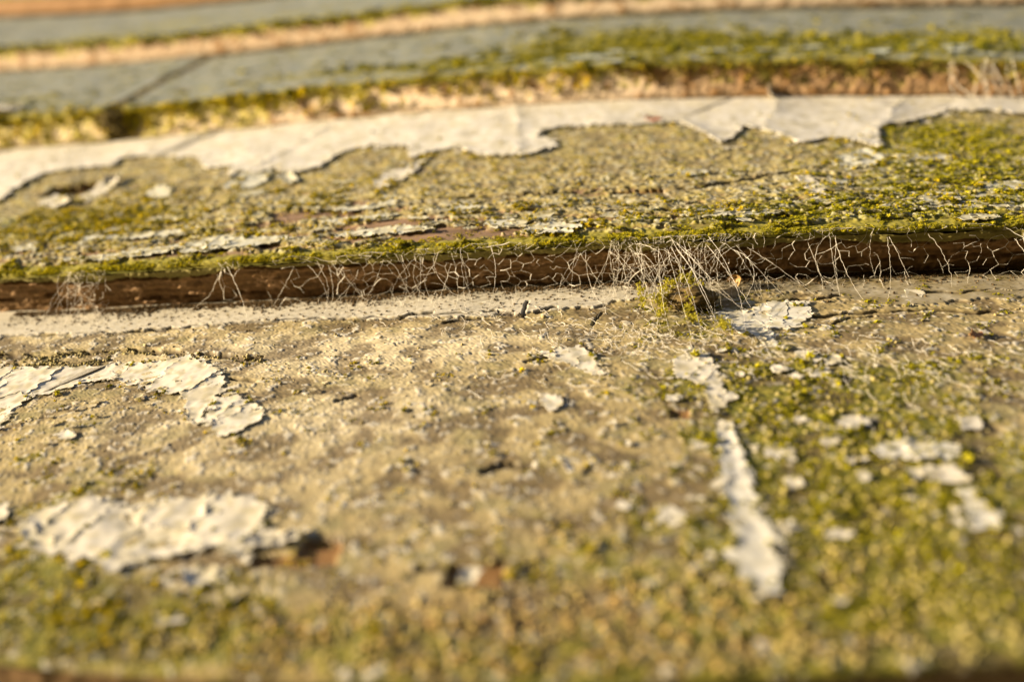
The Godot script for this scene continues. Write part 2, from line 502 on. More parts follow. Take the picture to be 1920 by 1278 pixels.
# a scrap or film of paint: ragged outline, its own thickness, edges that lift
func flake(parent: Node, k: int, pts: Array, o := {}) -> MeshInstance3D:
	var sp: float = o.get("sp", 0.9)
	var rag: float = o.get("rag", 0.7)
	var ring := PackedVector2Array()
	var n := pts.size() / 2
	var step := minf(sp * 0.5, 0.6)
	for i in n:
		var a := Vector2(pts[i * 2], pts[i * 2 + 1])
		var j := (i + 1) % n
		var b := Vector2(pts[j * 2], pts[j * 2 + 1])
		var m := maxi(1, int(a.distance_to(b) / step))
		for s in m:
			var q := a.lerp(b, float(s) / m)
			var bay := absf(n_mid.get_noise_2d(q.x * 2.6 + 15.0, q.y * 2.6)) - 0.2
			ring.append(q + Vector2(bay, absf(n_mid.get_noise_2d(q.x * 2.6, q.y * 2.6 + 95.0)) - 0.2) * minf(rag, 1.0) * 3.2 + Vector2(n_rag.get_noise_2d(q.x * 1.4 / maxf(rag, 0.5), q.y * 1.4 / maxf(rag, 0.5) + 30.0), n_rag.get_noise_2d(q.x * 1.4 / maxf(rag, 0.5) + 70.0, q.y * 1.4 / maxf(rag, 0.5))) * rag * 1.6 + Vector2(n_crust.get_noise_2d(q.x * 2.2, q.y * 2.2 + 30.0), n_crust.get_noise_2d(q.x * 2.2 + 70.0, q.y * 2.2)) * minf(rag, 0.8) * 0.45)
	if not patches.has(k):
		patches[k] = []
	if Geometry2D.is_polygon_clockwise(ring):
		ring.reverse()
	var last: MeshInstance3D
	for piece in broken(ring, o.get("cuts", 0), o.get("gap", 0.22)):
		last = flake_piece(parent, k, piece, o)
	return last

# breaks an outline along jagged hairline cracks
func broken(ring: PackedVector2Array, cuts: int, gap: float) -> Array:
	var pieces := [ring]
	for c in cuts:
		var big := 0
		var most := 0.0
		for i in pieces.size():
			var box := bounds(pieces[i])
			var a: float = box.size.x * box.size.y * rng.randf_range(0.5, 1.0)
			if a > most:
				most = a
				big = i
		var p: PackedVector2Array = pieces[big]
		var b := bounds(p)
		var mid := b.get_center() + Vector2(rng.randf_range(-0.25, 0.25) * b.size.x, rng.randf_range(-0.25, 0.25) * b.size.y)
		var along_board := rng.randf() < 0.4 and b.size.x < b.size.y * 3.0
		var d := Vector2.RIGHT.rotated((0.0 if along_board else 1.4) + rng.randfn() * 0.35)
		var l := b.size.length() * 0.7
		var n := maxi(6, int(l * 2.0 / 0.8))
		var one := PackedVector2Array()
		var two := PackedVector2Array()
		for i in n + 1:
			var q := mid + d * lerpf(-l, l, float(i) / n)
			q += d.orthogonal() * (2.2 * n_mid.get_noise_2d(q.x * 1.4 + c * 31.0, q.y * 1.4) + 0.5 * rng.randf_range(-1.0, 1.0))
			var w := gap * (0.35 + 1.3 * absf(n_mid.get_noise_2d(q.x * 2.0, q.y * 2.0 + 60.0)) * 2.0)
			one.append(q + d.orthogonal() * w * 0.5)
			two.append(q - d.orthogonal() * w * 0.5)
		two.reverse()
		one.append_array(two)
		var got := Geometry2D.clip_polygons(p, one)
		var kept := 0.0
		for g in got:
			kept += area(g)
		if got.is_empty() or kept < area(p) * 0.9:
			continue
		pieces.remove_at(big)
		for g in got:
			if not Geometry2D.is_polygon_clockwise(g) and area(g) > 0.9:
				pieces.append(g)
	return pieces

func area(p: PackedVector2Array) -> float:
	var s := 0.0
	for i in p.size():
		s += p[i].cross(p[(i + 1) % p.size()])
	return absf(s) * 0.5

func bounds(p: PackedVector2Array) -> Rect2:
	var b := Rect2(p[0], Vector2.ZERO)
	for q in p:
		b = b.expand(q)
	return b

func flake_piece(parent: Node, k: int, ring: PackedVector2Array, o: Dictionary) -> MeshInstance3D:
	var th: float = o.get("th", 0.28)
	var lift: float = o.get("lift", 0.45) + o.get("cuts", 0) * 0.01 * rng.randf_range(-2.0, 2.0)
	var curl: float = o.get("curl", 0.35)
	var cw: float = o.get("cw", 1.0)
	var sp: float = o.get("sp", 0.9)
	var tone: Color = o.get("tone", CREAM)
	var grime: float = o.get("grime", 0.35)
	var wave: float = o.get("wave", 0.1)
	var dir: Vector2 = o.get("dir", Vector2.ZERO)
	var all := PackedVector2Array(ring)
	var lo := ring[0]
	var hi := ring[0]
	for q in ring:
		lo = lo.min(q)
		hi = hi.max(q)
	patches[k].append([lo, hi, ring])
	var depth := PackedFloat32Array()
	depth.resize(ring.size())
	var nr := ring.size()
	var y := lo.y + sp * 0.5
	var odd := false
	while y < hi.y:
		var x := lo.x + (sp * 0.25 if odd else sp * 0.75)
		while x < hi.x:
			var q := Vector2(x + rng.randf_range(-0.25, 0.25) * sp, y + rng.randf_range(-0.25, 0.25) * sp)
			if Geometry2D.is_point_in_polygon(q, ring):
				var best := 1e9
				for i in nr:
					best = minf(best, q.distance_squared_to(ring[i]))
				best = sqrt(best)
				if best > sp * 0.4:
					all.append(q)
					depth.append(best)
			x += sp
		y += sp * 0.87
		odd = not odd
	var tris := Geometry2D.triangulate_delaunay(all)
	var mid := (lo + hi) * 0.5
	var p := PackedVector3Array()
	var c := PackedColorArray()
	for i in all.size():
		var q := all[i]
		var e := exp(-depth[i] / cw) * (0.35 + 1.3 * absf(n_rag.get_noise_2d(q.x * 0.8 + 400.0, q.y * 0.8)))
		if dir != Vector2.ZERO:
			e *= clampf((q - mid).dot(dir) / maxf(1.0, (hi - lo).length() * 0.25), 0.0, 1.3)
		var low: float = (0.5 if k == 1 else 0.6 if k == 2 else 0.8) * n_low.get_noise_2d(q.x, q.y)
		p.append(Vector3(q.x, q.y, face_z(k, q.x, q.y) + low + lift + 0.14 * n_crust.get_noise_2d(q.x * 0.7, q.y * 0.7) + 0.12 * n_mid.get_noise_2d(q.x * 1.5, q.y * 1.5) + curl * e + wave * n_mid.get_noise_2d(q.x * 0.45 + 40.0, q.y * 0.4 + q.x * 0.15)))
		var stain := clampf(step01(0.02, 0.5, n_flake.get_noise_2d(q.x * 0.9 + 500.0, q.y * 0.9) + 0.4 * n_crust.get_noise_2d(q.x, q.y)) + step01(0.05, 0.4, n_mid.get_noise_2d(q.x * 0.7 + 250.0, q.y * 0.9)) * 0.6, 0.0, 1.0) * grime
		var col := tone * (1.0 + 0.07 * n_crust.get_noise_2d(q.x * 1.3, q.y * 1.3) + 0.06 * n_mid.get_noise_2d(q.x, q.y))
		c.append(col.lerp(BEIGE.lerp(OLIVE, 0.5), stain))
	var st := SurfaceTool.new()
	st.begin(Mesh.PRIMITIVE_TRIANGLES)
	var back := Vector3(0, 0, -th)
	for t in range(0, tris.size(), 3):
		var a := tris[t]
		var b := tris[t + 1]
		var d := tris[t + 2]
		if not Geometry2D.is_point_in_polygon((all[a] + all[b] + all[d]) / 3.0, ring):
			continue
		if (all[b] - all[a]).cross(all[d] - all[a]) > 0.0:
			var sw := b
			b = d
			d = sw
		st.set_smooth_group(0)
		for i in [a, b, d]:
			st.set_color(c[i])
			st.add_vertex(p[i] * MM)
		st.set_smooth_group(1)
		for i in [a, d, b]:
			st.set_color(c[i])
			st.add_vertex((p[i] + back) * MM)
	st.set_smooth_group(2)
	for i in nr:
		var j := (i + 1) % nr
		for q in [[i, 0], [i, 1], [j, 0], [j, 0], [i, 1], [j, 1]]:
			st.set_color(c[q[0]])
			st.add_vertex((p[q[0]] + (back if q[1] else Vector3.ZERO)) * MM)
	st.generate_normals()
	return put(o.get("name", "paint_flake"), st.commit(), paint_mat, parent)

func scraps(parent: Node, k: int, list: Array, count: int, size: float, stretch: float, o := {}):
	# list: x, y, reach x, reach y, share
	var total := 0.0
	for i in range(0, list.size(), 5):
		total += list[i + 4]
	for s in count:
		var r := rng.randf() * total
		var i := 0
		while r > list[i + 4] and i < list.size() - 5:
			r -= list[i + 4]
			i += 5
		var cx: float = list[i] + rng.randfn() * list[i + 2] * 0.6
		var cy: float = list[i + 1] + rng.randfn() * list[i + 3] * 0.6
		var sz := size * exp(rng.randfn() * 0.45)
		var pts := []
		var m := rng.randi_range(6, 9)
		var tilt := rng.randf_range(-0.25, 0.25)
		for q in m:
			var a := TAU * q / m + rng.randf_range(-0.25, 0.25)
			var rr := sz * rng.randf_range(0.55, 1.15)
			var e := Vector2(cos(a) * rr * stretch, sin(a) * rr).rotated(tilt)
			pts.append(cx + e.x)
			pts.append(cy + e.y)
		var oo := o.duplicate()
		oo.merge({"sp": maxf(0.55, sz * 0.45), "rag": 0.35 + 0.12 * sz, "curl": rng.randf_range(0.1, 0.7), "lift": rng.randf_range(0.25, 0.55) + (0.25 if k > 1 else 0.0), "th": rng.randf_range(0.12, 0.24)})
		flake(parent, k, pts, oo)

func rows_of(list: Array) -> Array:
	var out := []
	var v := 0.0
	for seg in list:
		while v < seg[0] - 0.001:
			out.append(v)
			v += seg[1]
	return out

func build_wall():
	var wall := Node3D.new()
	wall.name = "weatherboard_wall"
	tag(wall, "old wall of overlapping horizontal weatherboards with flaking cream paint and green growth", "wall", "", "thing")
	add_child(wall)
	var cracks1 := [
		[0.75, 2.0, 0.0, 0.97] + [-190.7, -14.8, -179.1, -17.0, -167.4, -20.0, -152.7, -19.8, -139.5, -20.0, -126.8, -23.5, -109.1, -29.0, -94.2, -32.8],
		[0.5, 1.6, 0.0, 0.97] + [-186.4, -21.6, -175.6, -23.0, -167.3, -26.0, -160.4, -23.8, -152.2, -27.1, -142.1, -24.9],
		[0.5, 1.2, 0.5, 0.85] + [-143.5, -7.7, -138.0, -6.9, -131.1, -9.2],
		[0.28, 0.6, 0.2, 0.7] + [-187.4, -3.0, -165.0, -5.5, -141.8, -7.6, -108.6, -7.9, -84.2, -9.0, -58.5, -12.1, -37.1, -13.8],
		[0.45, 1.2, 0.5, 0.9] + [-59.9, -13.0, -57.1, -11.3, -50.3, -10.9],
		[0.4, 1.0, 0.3, 0.9] + [-36.4, -12.8, -32.8, -11.9, -27.4, -13.7],
		[0.14, 0.8, 0.2, 0.8] + [-24.1, -6.9, -24.5, -11.9, -25.0, -17.8],
		[0.35, 0.9, 0.3, 0.9] + [-47.0, -18.0, -41.1, -17.4, -31.6, -17.0],
		[0.35, 0.9, 0.3, 0.9] + [-21.7, -14.4, -18.5, -12.6, -15.6, -12.3],
		[0.4, 1.0, 0.3, 0.9] + [42.9, -21.6, 48.1, -22.9, 59.1, -22.0, 69.0, -20.4, 81.3, -19.7, 89.0, -20.9, 110.4, -20.5],
		[0.35, 1.0, 0.2, 0.9] + [41.6, -11.9, 51.5, -12.1, 61.5, -11.1],
		[0.3, 0.9, 0.2, 0.9] + [81.6, -9.3, 92.9, -8.8, 111.3, -7.6],
		[0.3, 0.8, 0.2, 0.9] + [55.4, -27.1, 61.2, -24.7, 67.0, -23.0],
		[0.16, 0.7, 0.2, 0.8] + [-6.0, -24.2, -4.6, -19.4, -3.0, -16.1],
		[0.35, 0.8, 0.4, 0.8] + [-23.1, -43.9, -20.5, -42.5, -15.2, -41.2],
		[0.4, 0.8, 0.4, 0.8] + [-67.8, -59.4, -65.6, -57.9, -62.7, -54.8],
		[0.4, 0.9, 0.5, 0.8] + [-99.9, -42.2, -94.9, -44.4, -91.6, -45.7],
		[0.5, 0.9, 0.5, 0.8] + [-28.9, -90.9, -23.4, -89.2, -17.8, -90.0],
		[0.5, 0.9, 0.5, 0.8] + [-37.1, -122.4, -32.3, -122.0, -30.4, -121.8],
	]
	var cracks2 := [
		[0.7, 1.4, 0.6, 0.8] + [-206.5, 40.0, -193.9, 38.3, -181.6, 33.3],
		[0.5, 1.2, 0.5, 0.8] + [-164.6, 33.2, -153.0, 32.1, -136.6, 30.1],
		[0.6, 1.2, 0.6, 0.8] + [-55.6, 43.8, -46.8, 43.9, -31.1, 42.6, -15.7, 41.7, -5.6, 42.0, 2.8, 42.8],
		[0.6, 1.2, 0.5, 0.8] + [-141.1, 93.5, -141.9, 83.5, -142.9, 77.7, -140.7, 63.5],
		[0.6, 1.3, 0.5, 0.8] + [21.0, 40.6, 32.8, 42.9, 50.4, 51.0, 62.6, 53.9],
		[0.5, 1.0, 0.5, 0.8] + [90.8, 19.6, 99.9, 20.2],
		[0.5, 1.2, 0.4, 0.8] + [99.0, 47.9, 113.1, 46.9, 128.3, 45.0],
		[0.5, 1.0, 0.5, 0.8] + [14.7, 16.4, 23.6, 13.5, 38.8, 13.8, 50.9, 14.5],
	]
	# --- lowest board in view, and the one under it
	var b0 := put("weatherboard", face(0, -150, 130, 3.0, rows_of([[155, 3.0]]), []), board_mat, wall)
	tag(b0, "lowest board, only its top tucked under the big mottled board")
	var b1 := put("weatherboard", face(1, -192, 128, 0.33, rows_of([[3, 0.33], [88, 0.66], [154, 0.36]]), cracks1), board_mat, wall)
	tag(b1, "nearest broad board with beige crust, white paint scraps and moss at its right")
	put("bottom_edge", butt(1, -300, 250, 1.0, 14), wood_mat, b1)
	var b2 := put("weatherboard", face(2, -275, 170, 0.42, rows_of([[3, 0.3], [62, 0.45], [154, 0.95]]), cracks2), board_mat, wall)
	tag(b2, "second board, smooth cream paint above and crumbling mossy layers along its lip")
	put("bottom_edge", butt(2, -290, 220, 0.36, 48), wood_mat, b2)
	var b3 := put("weatherboard", face(3, -226, 200, 1.0, rows_of([[4, 0.8], [156, 1.1]]), [], [false, true]), board_mat, wall)
	tag(b3, "third board, grey green paint speckled with dark moss")
	put("bottom_edge", butt(3, -225.5, 300, 0.8, 26), wood_mat, b3)
	var b3l := put("weatherboard", face(3, -420, -228.2, 1.2, rows_of([[4, 0.8], [156, 1.2]]), [], [true, false]), board_mat, wall)
	tag(b3l, "short end of the third course, left of the dark upright joint")
	b3l.position = Vector3(0, -0.002, 0.0012)
	put("bottom_edge", butt(3, -540, -228.4, 0.8, 26), wood_mat, b3l)
	var b4 := put("weatherboard", face(4, -560, 240, 2.2, rows_of([[4, 1.0], [156, 2.2]]), []), board_mat, wall)
	tag(b4, "fourth board, blurred grey green paint over a tan lower edge")
	put("bottom_edge", butt(4, -600, 340, 1.2, 18), wood_mat, b4)
	var b5 := put("weatherboard", face(5, -700, 240, 3.0, rows_of([[150, 3.0]]), []), board_mat, wall)
	tag(b5, "topmost board, only its brown lower edge in the corner")
	put("bottom_edge", butt(5, -760, 340, 2.0, 14), wood_mat, b5)
	var bk := BoxMesh.new()
	bk.size = Vector3(1.3, 1.1, 0.02)
	var bm := StandardMaterial3D.new()
	bm.albedo_color = Color(0.22, 0.17, 0.12)
	bm.roughness = 0.95
	var bo := put("backing_board", bk, bm, wall)
	bo.position = Vector3(-0.2, 0.22, -0.068)
	# --- paint that still holds on the nearest board
	var f1 = [
		[-186.4, -24.3, -173.9, -25.9, -159.2, -28.9, -139.9, -29.4, -123.8, -30.7, -116.6, -29.4, -109.6, -33.9, -101.7, -41.4, -98.8, -47.5, -99.2, -54.3, -99.9, -58.9, -99.5, -65.8, -102.6, -64.7, -105.7, -57.4, -109.7, -50.7, -117.8, -48.5, -125.9, -43.4, -133.2, -38.8, -141.6, -38.7, -147.6, -43.4, -153.0, -44.7, -154.6, -51.8, -153.7, -60.4, -159.2, -67.7],
		[-94.9, -52.7, -89.2, -57.4, -84.5, -60.8, -83.6, -66.4, -86.0, -69.2, -88.1, -72.5, -91.7, -73.3, -95.3, -68.7, -98.1, -64.7, -99.1, -59.5, -98.3, -54.9],
		[-135.9, -67.1, -133.7, -65.8, -130.1, -67.0, -129.7, -69.7, -133.0, -69.8],
		[27.1, -20.3, 31.0, -17.2, 34.9, -19.2, 39.7, -15.0, 45.5, -13.9, 51.5, -15.6, 51.2, -22.4, 47.3, -27.4, 42.8, -30.3, 39.6, -29.2, 39.8, -33.9, 39.9, -39.9, 37.3, -40.3, 36.2, -34.3, 33.4, -31.1, 28.9, -29.5],
		[76.9, -11.0, 79.4, -7.0, 84.0, -8.3, 81.6, -13.2, 78.9, -14.9, 77.0, -18.3],
		[-17.9, -41.6, -14.0, -37.5, -9.3, -36.5, -5.2, -41.2, -4.6, -48.4, -2.0, -52.6, -5.9, -52.4, -9.1, -48.0, -13.1, -44.9],
		[-17.9, -63.0, -15.7, -61.4, -12.9, -62.9, -13.0, -68.2, -15.4, -68.5, -17.2, -66.5],
		[13.5, -46.9, 19.0, -41.6, 22.8, -43.3, 23.2, -51.6, 24.2, -55.6, 23.7, -63.2, 24.2, -69.2, 21.2, -70.6, 20.1, -64.2, 18.2, -57.9, 14.1, -55.6],
		[20.5, -78.7, 24.6, -78.2, 25.0, -85.5, 25.6, -93.4, 25.6, -100.7, 25.5, -108.4, 26.2, -113.2, 28.7, -114.0, 27.7, -116.8, 25.5, -117.8, 26.6, -121.5, 26.4, -125.0, 24.6, -129.5, 22.7, -130.4, 20.9, -127.7, 19.3, -122.8, 17.5, -121.1, 20.2, -119.2, 21.2, -117.0, 20.3, -110.7, 19.6, -104.9, 20.3, -97.0, 20.3, -87.4],
		[50.3, -87.2, 53.9, -85.2, 60.8, -83.3, 64.7, -84.4, 68.2, -86.4, 67.5, -90.3, 63.5, -91.8, 57.5, -91.2, 52.6, -90.5],
		[55.5, -94.9, 59.4, -93.7, 60.6, -96.3, 56.6, -98.0, 55.1, -97.3],
		[29.3, -86.1, 36.1, -86.9, 35.1, -89.4, 29.7, -90.0],
		[63.5, -101.3, 65.9, -103.0, 66.6, -106.3, 68.1, -108.8, 66.9, -113.0, 61.5, -113.5, 61.9, -108.8],
		[70.8, -74.9, 75.6, -73.4, 76.5, -77.2, 74.5, -79.9, 71.6, -79.3],
		[43.1, -43.5, 47.0, -43.0, 47.6, -46.4, 45.2, -49.6, 42.9, -48.5],
		[48.9, -46.5, 52.8, -45.5, 52.1, -49.9, 49.5, -50.9],
		[44.0, -52.6, 49.0, -51.9, 48.7, -57.1, 45.2, -56.0],
		[6.5, -105.4, 10.0, -106.3, 12.2, -109.7, 12.0, -112.1, 9.1, -111.3, 7.3, -108.8],
		[-123.4, -99.8, -117.4, -97.4, -112.3, -95.6, -107.7, -97.5, -100.0, -98.9, -92.3, -97.7, -87.8, -97.3, -82.2, -96.6, -76.1, -97.5, -70.7, -102.1, -70.1, -107.4, -70.7, -110.8, -67.4, -112.6, -70.7, -114.2, -72.3, -117.2, -75.8, -116.2, -76.3, -113.2, -81.1, -114.9, -86.5, -117.4, -92.6, -118.3, -93.7, -121.0, -96.6, -121.1, -101.1, -117.4, -109.6, -114.8, -119.1, -110.8, -123.2, -104.4],
		[-81.3, -121.3, -78.0, -120.4, -72.6, -119.5, -71.8, -123.3, -74.6, -125.3, -77.8, -126.3, -80.6, -124.3],
		[-72.7, -117.6, -69.2, -115.4, -64.3, -114.3, -61.2, -114.2, -61.8, -111.2, -68.7, -110.4, -71.0, -113.2],
		[-28.9, -124.2, -25.4, -123.7, -24.6, -126.0, -26.3, -128.2, -28.1, -127.6],
		[-137.5, -96.6, -131.3, -96.2, -128.4, -99.9, -128.5, -102.5, -133.8, -102.6],
		[-81.9, -133.4, -78.4, -132.4, -76.4, -134.9, -79.9, -135.8],
		[35.5, -114.1, 39.5, -112.6, 39.9, -115.0, 36.5, -116.0],
		[31.5, -98.2, 34.8, -97.0, 35.3, -99.5, 32.1, -100.9],
	]
	for i in f1.size():
		var far: bool = i in [8, 9, 12, 18, 19, 20, 21, 22, 23]
		flake(b1, 1, f1[i], {"sp": 1.0 if far else 0.75, "curl": [0.4, 0.5, 0.5, 0.12, 0.15, 0.3, 0.3, 0.25, 0.55, 0.6, 0.5, 0.3, 0.6, 0.3, 0.3, 0.3, 0.3, 0.3, 0.7, 0.9, 1.6, 1.3, 0.8, 0.5, 0.4, 0.4][i],
			"cuts": [7, 2, 0, 5, 1, 2, 0, 3, 1, 2, 0, 0, 1, 0, 0, 0, 0, 0, 7, 1, 1, 0, 0, 0, 0, 0][i], "cw": 1.4 if far else 0.9, "wave": 0.9 if i in [18, 19] else 0.3, "lift": 0.32, "th": 0.2, "grime": 0.25 if i == 8 else 0.5, "rag": 0.9 if i in [0, 18, 8] else 0.6, "tone": Color(0.58, 0.57, 0.525) if i in [3, 8, 9, 12] else CREAM * (1.0 if i in [0, 1] else 0.93)})
	for i in [0, 1, 3, 5, 7, 8, 9, 12, 18, 19]:
		var f: Array = f1[i]
		for e in range(0, f.size(), 2):
			if absf(f[e]) < 190.0:
				scraps(b1, 1, [f[e], f[e + 1], 3.0, 2.2, 1.0], rng.randi_range(0, 2), 0.6, 1.4, {"grime": 0.4})
	scraps(b1, 1, [37.5, -81.8, 22, 14, 1, 53.8, -101.2, 24, 18, 1.4, 10.3, -76.5, 16, 12, 0.8, 54.9, -123.1, 20, 14, 0.9, 50.3, -51.4, 18, 6, 0.8, 3.4, -107.0, 14, 10, 0.5, 23.2, -107.5, 14, 14, 0.4], 60, 0.9, 1.3, {"grime": 0.5})
	scraps(b1, 1, [-123.7, -48.3, 24, 8, 1, -79.5, -48.7, 24, 10, 0.6, -135.4, -62.6, 20, 8, 0.8, -80.8, -126.5, 24, 6, 0.8], 30, 0.8, 1.6, {"grime": 0.6, "tone": PALE})
	# --- the film of paint on the upper part of the second board, and scraps below it
	var film := [-248.3, 88.8, -238.9, 95.8, -239.7, 109.2, -238.1, 119.2, -238.5, 128.8, -225.7, 132.2, -207.3, 129.0, -209.3, 141.2, -201.2, 142.3, -180.5, 133.1, -168.8, 127.3, -158.6, 109.0, -146.0, 104.6, -142.4, 88.1, -140.3, 97.2, -133.1, 94.8, -125.5, 97.6, -117.3, 87.6, -107.8, 94.3, -103.7, 111.8, -91.8, 116.5, -76.7, 110.0, -73.2, 95.4, -64.7, 99.8, -57.9, 102.0, -46.4, 89.1, -34.3, 84.7, -26.7, 85.5, -18.4, 94.4, -19.0, 101.6, -26.0, 108.5, -24.4, 117.9, -16.2, 120.6, 12.4, 116.7, 28.6, 117.9, 33.6, 106.3, 39.3, 87.6, 45.9, 95.9, 50.7, 111.0, 56.5, 103.5, 62.7, 94.9, 66.4, 84.2, 78.9, 92.2, 85.1, 87.0, 92.0, 78.5, 95.3, 99.2, 101.2, 108.0, 109.6, 110.8, 119.5, 118.5, 130.0, 127.4, 143.4, 126.4, 165.5, 118.1] + [185.8, 168.7, 101.3, 158.9, 31.9, 161.0, -40.6, 166.6, -118.6, 174.8, -209.3, 185.3, -248.9, 183.7, -300.0, 173.4]
	flake(b2, 2, film, {"name": "paint_film", "sp": 1.7, "rag": 1.3, "curl": 0.55, "cw": 2.4, "cuts": 5, "gap": 0.25, "grime": 0.5, "wave": 0.25, "lift": 1.35, "th": 0.45, "tone": Color(0.60, 0.58, 0.535)})
	var f2 = [
		[-139.9, 77.9, -141.9, 95.8, -139.9, 102.5, -127.1, 96.1, -125.0, 82.5, -127.4, 77.0, -132.6, 74.4], [-82.1, 69.3, -79.9, 77.8, -72.9, 82.1, -66.8, 93.5, -64.5, 98.3, -67.2, 83.7, -69.1, 71.7, -74.4, 64.2, -77.6, 56.5],
		[75.6, 67.9, 86.3, 76.8, 90.8, 70.2, 90.1, 64.0, 84.9, 56.5, 78.0, 55.7, 72.4, 60.8], [58.3, 48.6, 61.6, 48.3, 64.1, 40.0, 64.2, 28.7, 60.7, 27.0, 59.5, 32.6],
		[-132.6, 13.3, -132.4, 21.6, -124.9, 25.2, -115.1, 22.3, -102.7, 21.5, -95.9, 18.5, -104.2, 15.1, -115.9, 14.4, -125.7, 13.3], [-84.7, 17.6, -75.2, 19.9, -63.6, 20.1, -55.0, 17.3, -52.5, 14.1, -60.8, 13.2, -72.3, 13.9],
		[-174.2, 19.0, -157.7, 18.6, -144.4, 20.6, -133.8, 20.6, -133.8, 16.2, -141.4, 13.7, -157.4, 14.1], [-25.3, 7.3, -22.6, 13.4, -13.2, 14.0, -8.5, 9.3, -10.7, 5.4, -17.5, 5.1],
		[-38.0, 17.5, -35.9, 21.3, -25.2, 17.9, -24.2, 13.6, -33.6, 13.5], [20.8, 15.6, 24.1, 18.9, 38.0, 19.8, 50.4, 16.4, 44.7, 13.2, 28.1, 13.0],
		[-53.7, 31.2, -45.7, 34.4, -39.4, 31.1, -43.2, 27.5], [-201.6, 88.7, -199.1, 100.8, -195.1, 107.6, -190.6, 100.7, -192.0, 89.5, -196.0, 82.7], [-217.0, 84.5, -215.7, 96.8, -207.7, 89.9, -201.1, 79.9, -206.3, 76.6],
		[-172.8, 84.7, -169.1, 88.6, -161.8, 83.7, -160.6, 77.2, -166.8, 75.5], [-122.6, 88.0, -119.0, 93.4, -111.6, 78.2, -113.6, 74.5], [-177.7, 40.5, -157.5, 38.1, -139.5, 35.3, -136.8, 30.7, -155.1, 32.6, -172.7, 34.3],
		[-91.1, 43.4, -76.8, 43.8, -68.5, 47.0, -68.4, 41.7, -77.5, 38.8, -86.7, 40.1], [66.2, 42.5, 73.9, 44.7, 73.1, 39.4, 66.2, 38.8], [93.2, 69.5, 112.3, 70.0, 111.0, 63.2, 96.6, 63.1],
		[-91.9, 32.5, -76.2, 32.5, -66.5, 31.2, -73.8, 29.0, -87.4, 28.5], [20.4, 55.6, 27.6, 59.3, 32.4, 55.2, 25.1, 50.4], [-200.0, 35.5, -193.6, 37.7, -187.8, 32.5, -194.2, 30.3], [-118.9, 44.7, -114.0, 45.4, -111.8, 39.7, -115.5, 38.7],
		[109.8, 36.8, 121.9, 40.2, 124.0, 33.4, 112.0, 29.6], [90.0, 27.3, 99.9, 29.9, 101.1, 24.0, 91.3, 21.5],
	]
	for i in f2.size():
		flake(b2, 2, f2[i], {"sp": 0.9, "cuts": 2 if i in [0, 1, 2, 4, 5, 6, 7, 9, 15] else 0, "curl": [0.7, 0.5, 0.7, 0.4, 0.6, 0.7, 0.6, 0.9, 0.5, 0.4, 0.6, 3.2, 2.6, 1.8, 1.2, 0.6, 0.7, 0.5, 0.5, 0.5, 0.5, 0.6, 0.6, 0.4, 0.4][i], "cw": 2.2 if i in [11, 12, 13] else 1.1,
			"dir": Vector2(0.2, 1) if i in [11, 13] else Vector2(1, 0.2) if i == 12 else Vector2.ZERO, "lift": 0.8, "th": 0.25, "rag": 0.75, "grime": 0.55 if i > 3 else 0.2, "tone": CREAM * 0.95 if i in [1, 3, 11, 12] else Color(0.52, 0.52, 0.45)})
	scraps(b2, 2, [-168.8, 42.2, 40, 14, 1.2, -105.4, 55.9, 34, 14, 1, -39.5, 24.3, 40, 8, 1, 8.7, 20.9, 36, 8, 1, 55.8, 25.4, 34, 10, 0.8, 102.3, 27.9, 30, 12, 1, -82.7, 72.5, 20, 14, 0.4, 89.2, 67.1, 20, 10, 0.8, -168.7, 63.4, 40, 16, 0.9, 92.0, 18.6, 30, 8, 0.8], 190, 1.05, 2.5, {"grime": 0.75, "tone": Color(0.46, 0.45, 0.36)})
	for e in range(0, 120, 2):
		if film[e] > -200.0 and film[e] < 140.0 and film[e + 1] - lip(2, film[e]) < 125.0:
			scraps(b2, 2, [film[e], film[e + 1] - 2.0, 4.0, 3.5, 1.0], rng.randi_range(0, 3), 1.3, 1.6, {"grime": 0.35, "tone": CREAM * 0.92})
	scraps(b3, 3, [-7.7, 181.2, 50, 8, 1, 82.5, 179.6, 50, 14, 0.8, -80.5, 194.8, 40, 5, 0.5, 145.3, 170.3, 30, 6, 0.5], 36, 2.0, 2.0, {"grime": 0.3, "lift": 0.8, "tone": SAGE * 2.0})
	scraps(b3l, 3, [-282.9, 201.3, 18, 2, 1], 4, 5.0, 2.2, {"grime": 0.1, "curl": 1.5, "lift": 1.5})
	# --- dirt crumbs, dark tint also standing in for shade under the second board
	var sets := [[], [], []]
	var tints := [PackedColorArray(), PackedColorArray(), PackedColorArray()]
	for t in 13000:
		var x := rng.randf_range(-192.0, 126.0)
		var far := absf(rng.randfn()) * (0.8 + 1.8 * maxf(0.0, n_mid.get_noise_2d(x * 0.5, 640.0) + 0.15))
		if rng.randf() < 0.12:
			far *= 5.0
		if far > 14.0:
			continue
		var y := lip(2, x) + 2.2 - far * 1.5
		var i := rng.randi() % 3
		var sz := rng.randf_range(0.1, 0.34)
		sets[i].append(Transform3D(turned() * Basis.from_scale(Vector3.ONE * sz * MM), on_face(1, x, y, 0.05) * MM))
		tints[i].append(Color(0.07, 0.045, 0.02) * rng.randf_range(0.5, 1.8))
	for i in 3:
		copies("crevice_dark_and_dirt", lump_mesh(i), grain_mat, sets[i], tints[i], b1)
	sets = [[], [], []]
	tints = [PackedColorArray(), PackedColorArray(), PackedColorArray()]
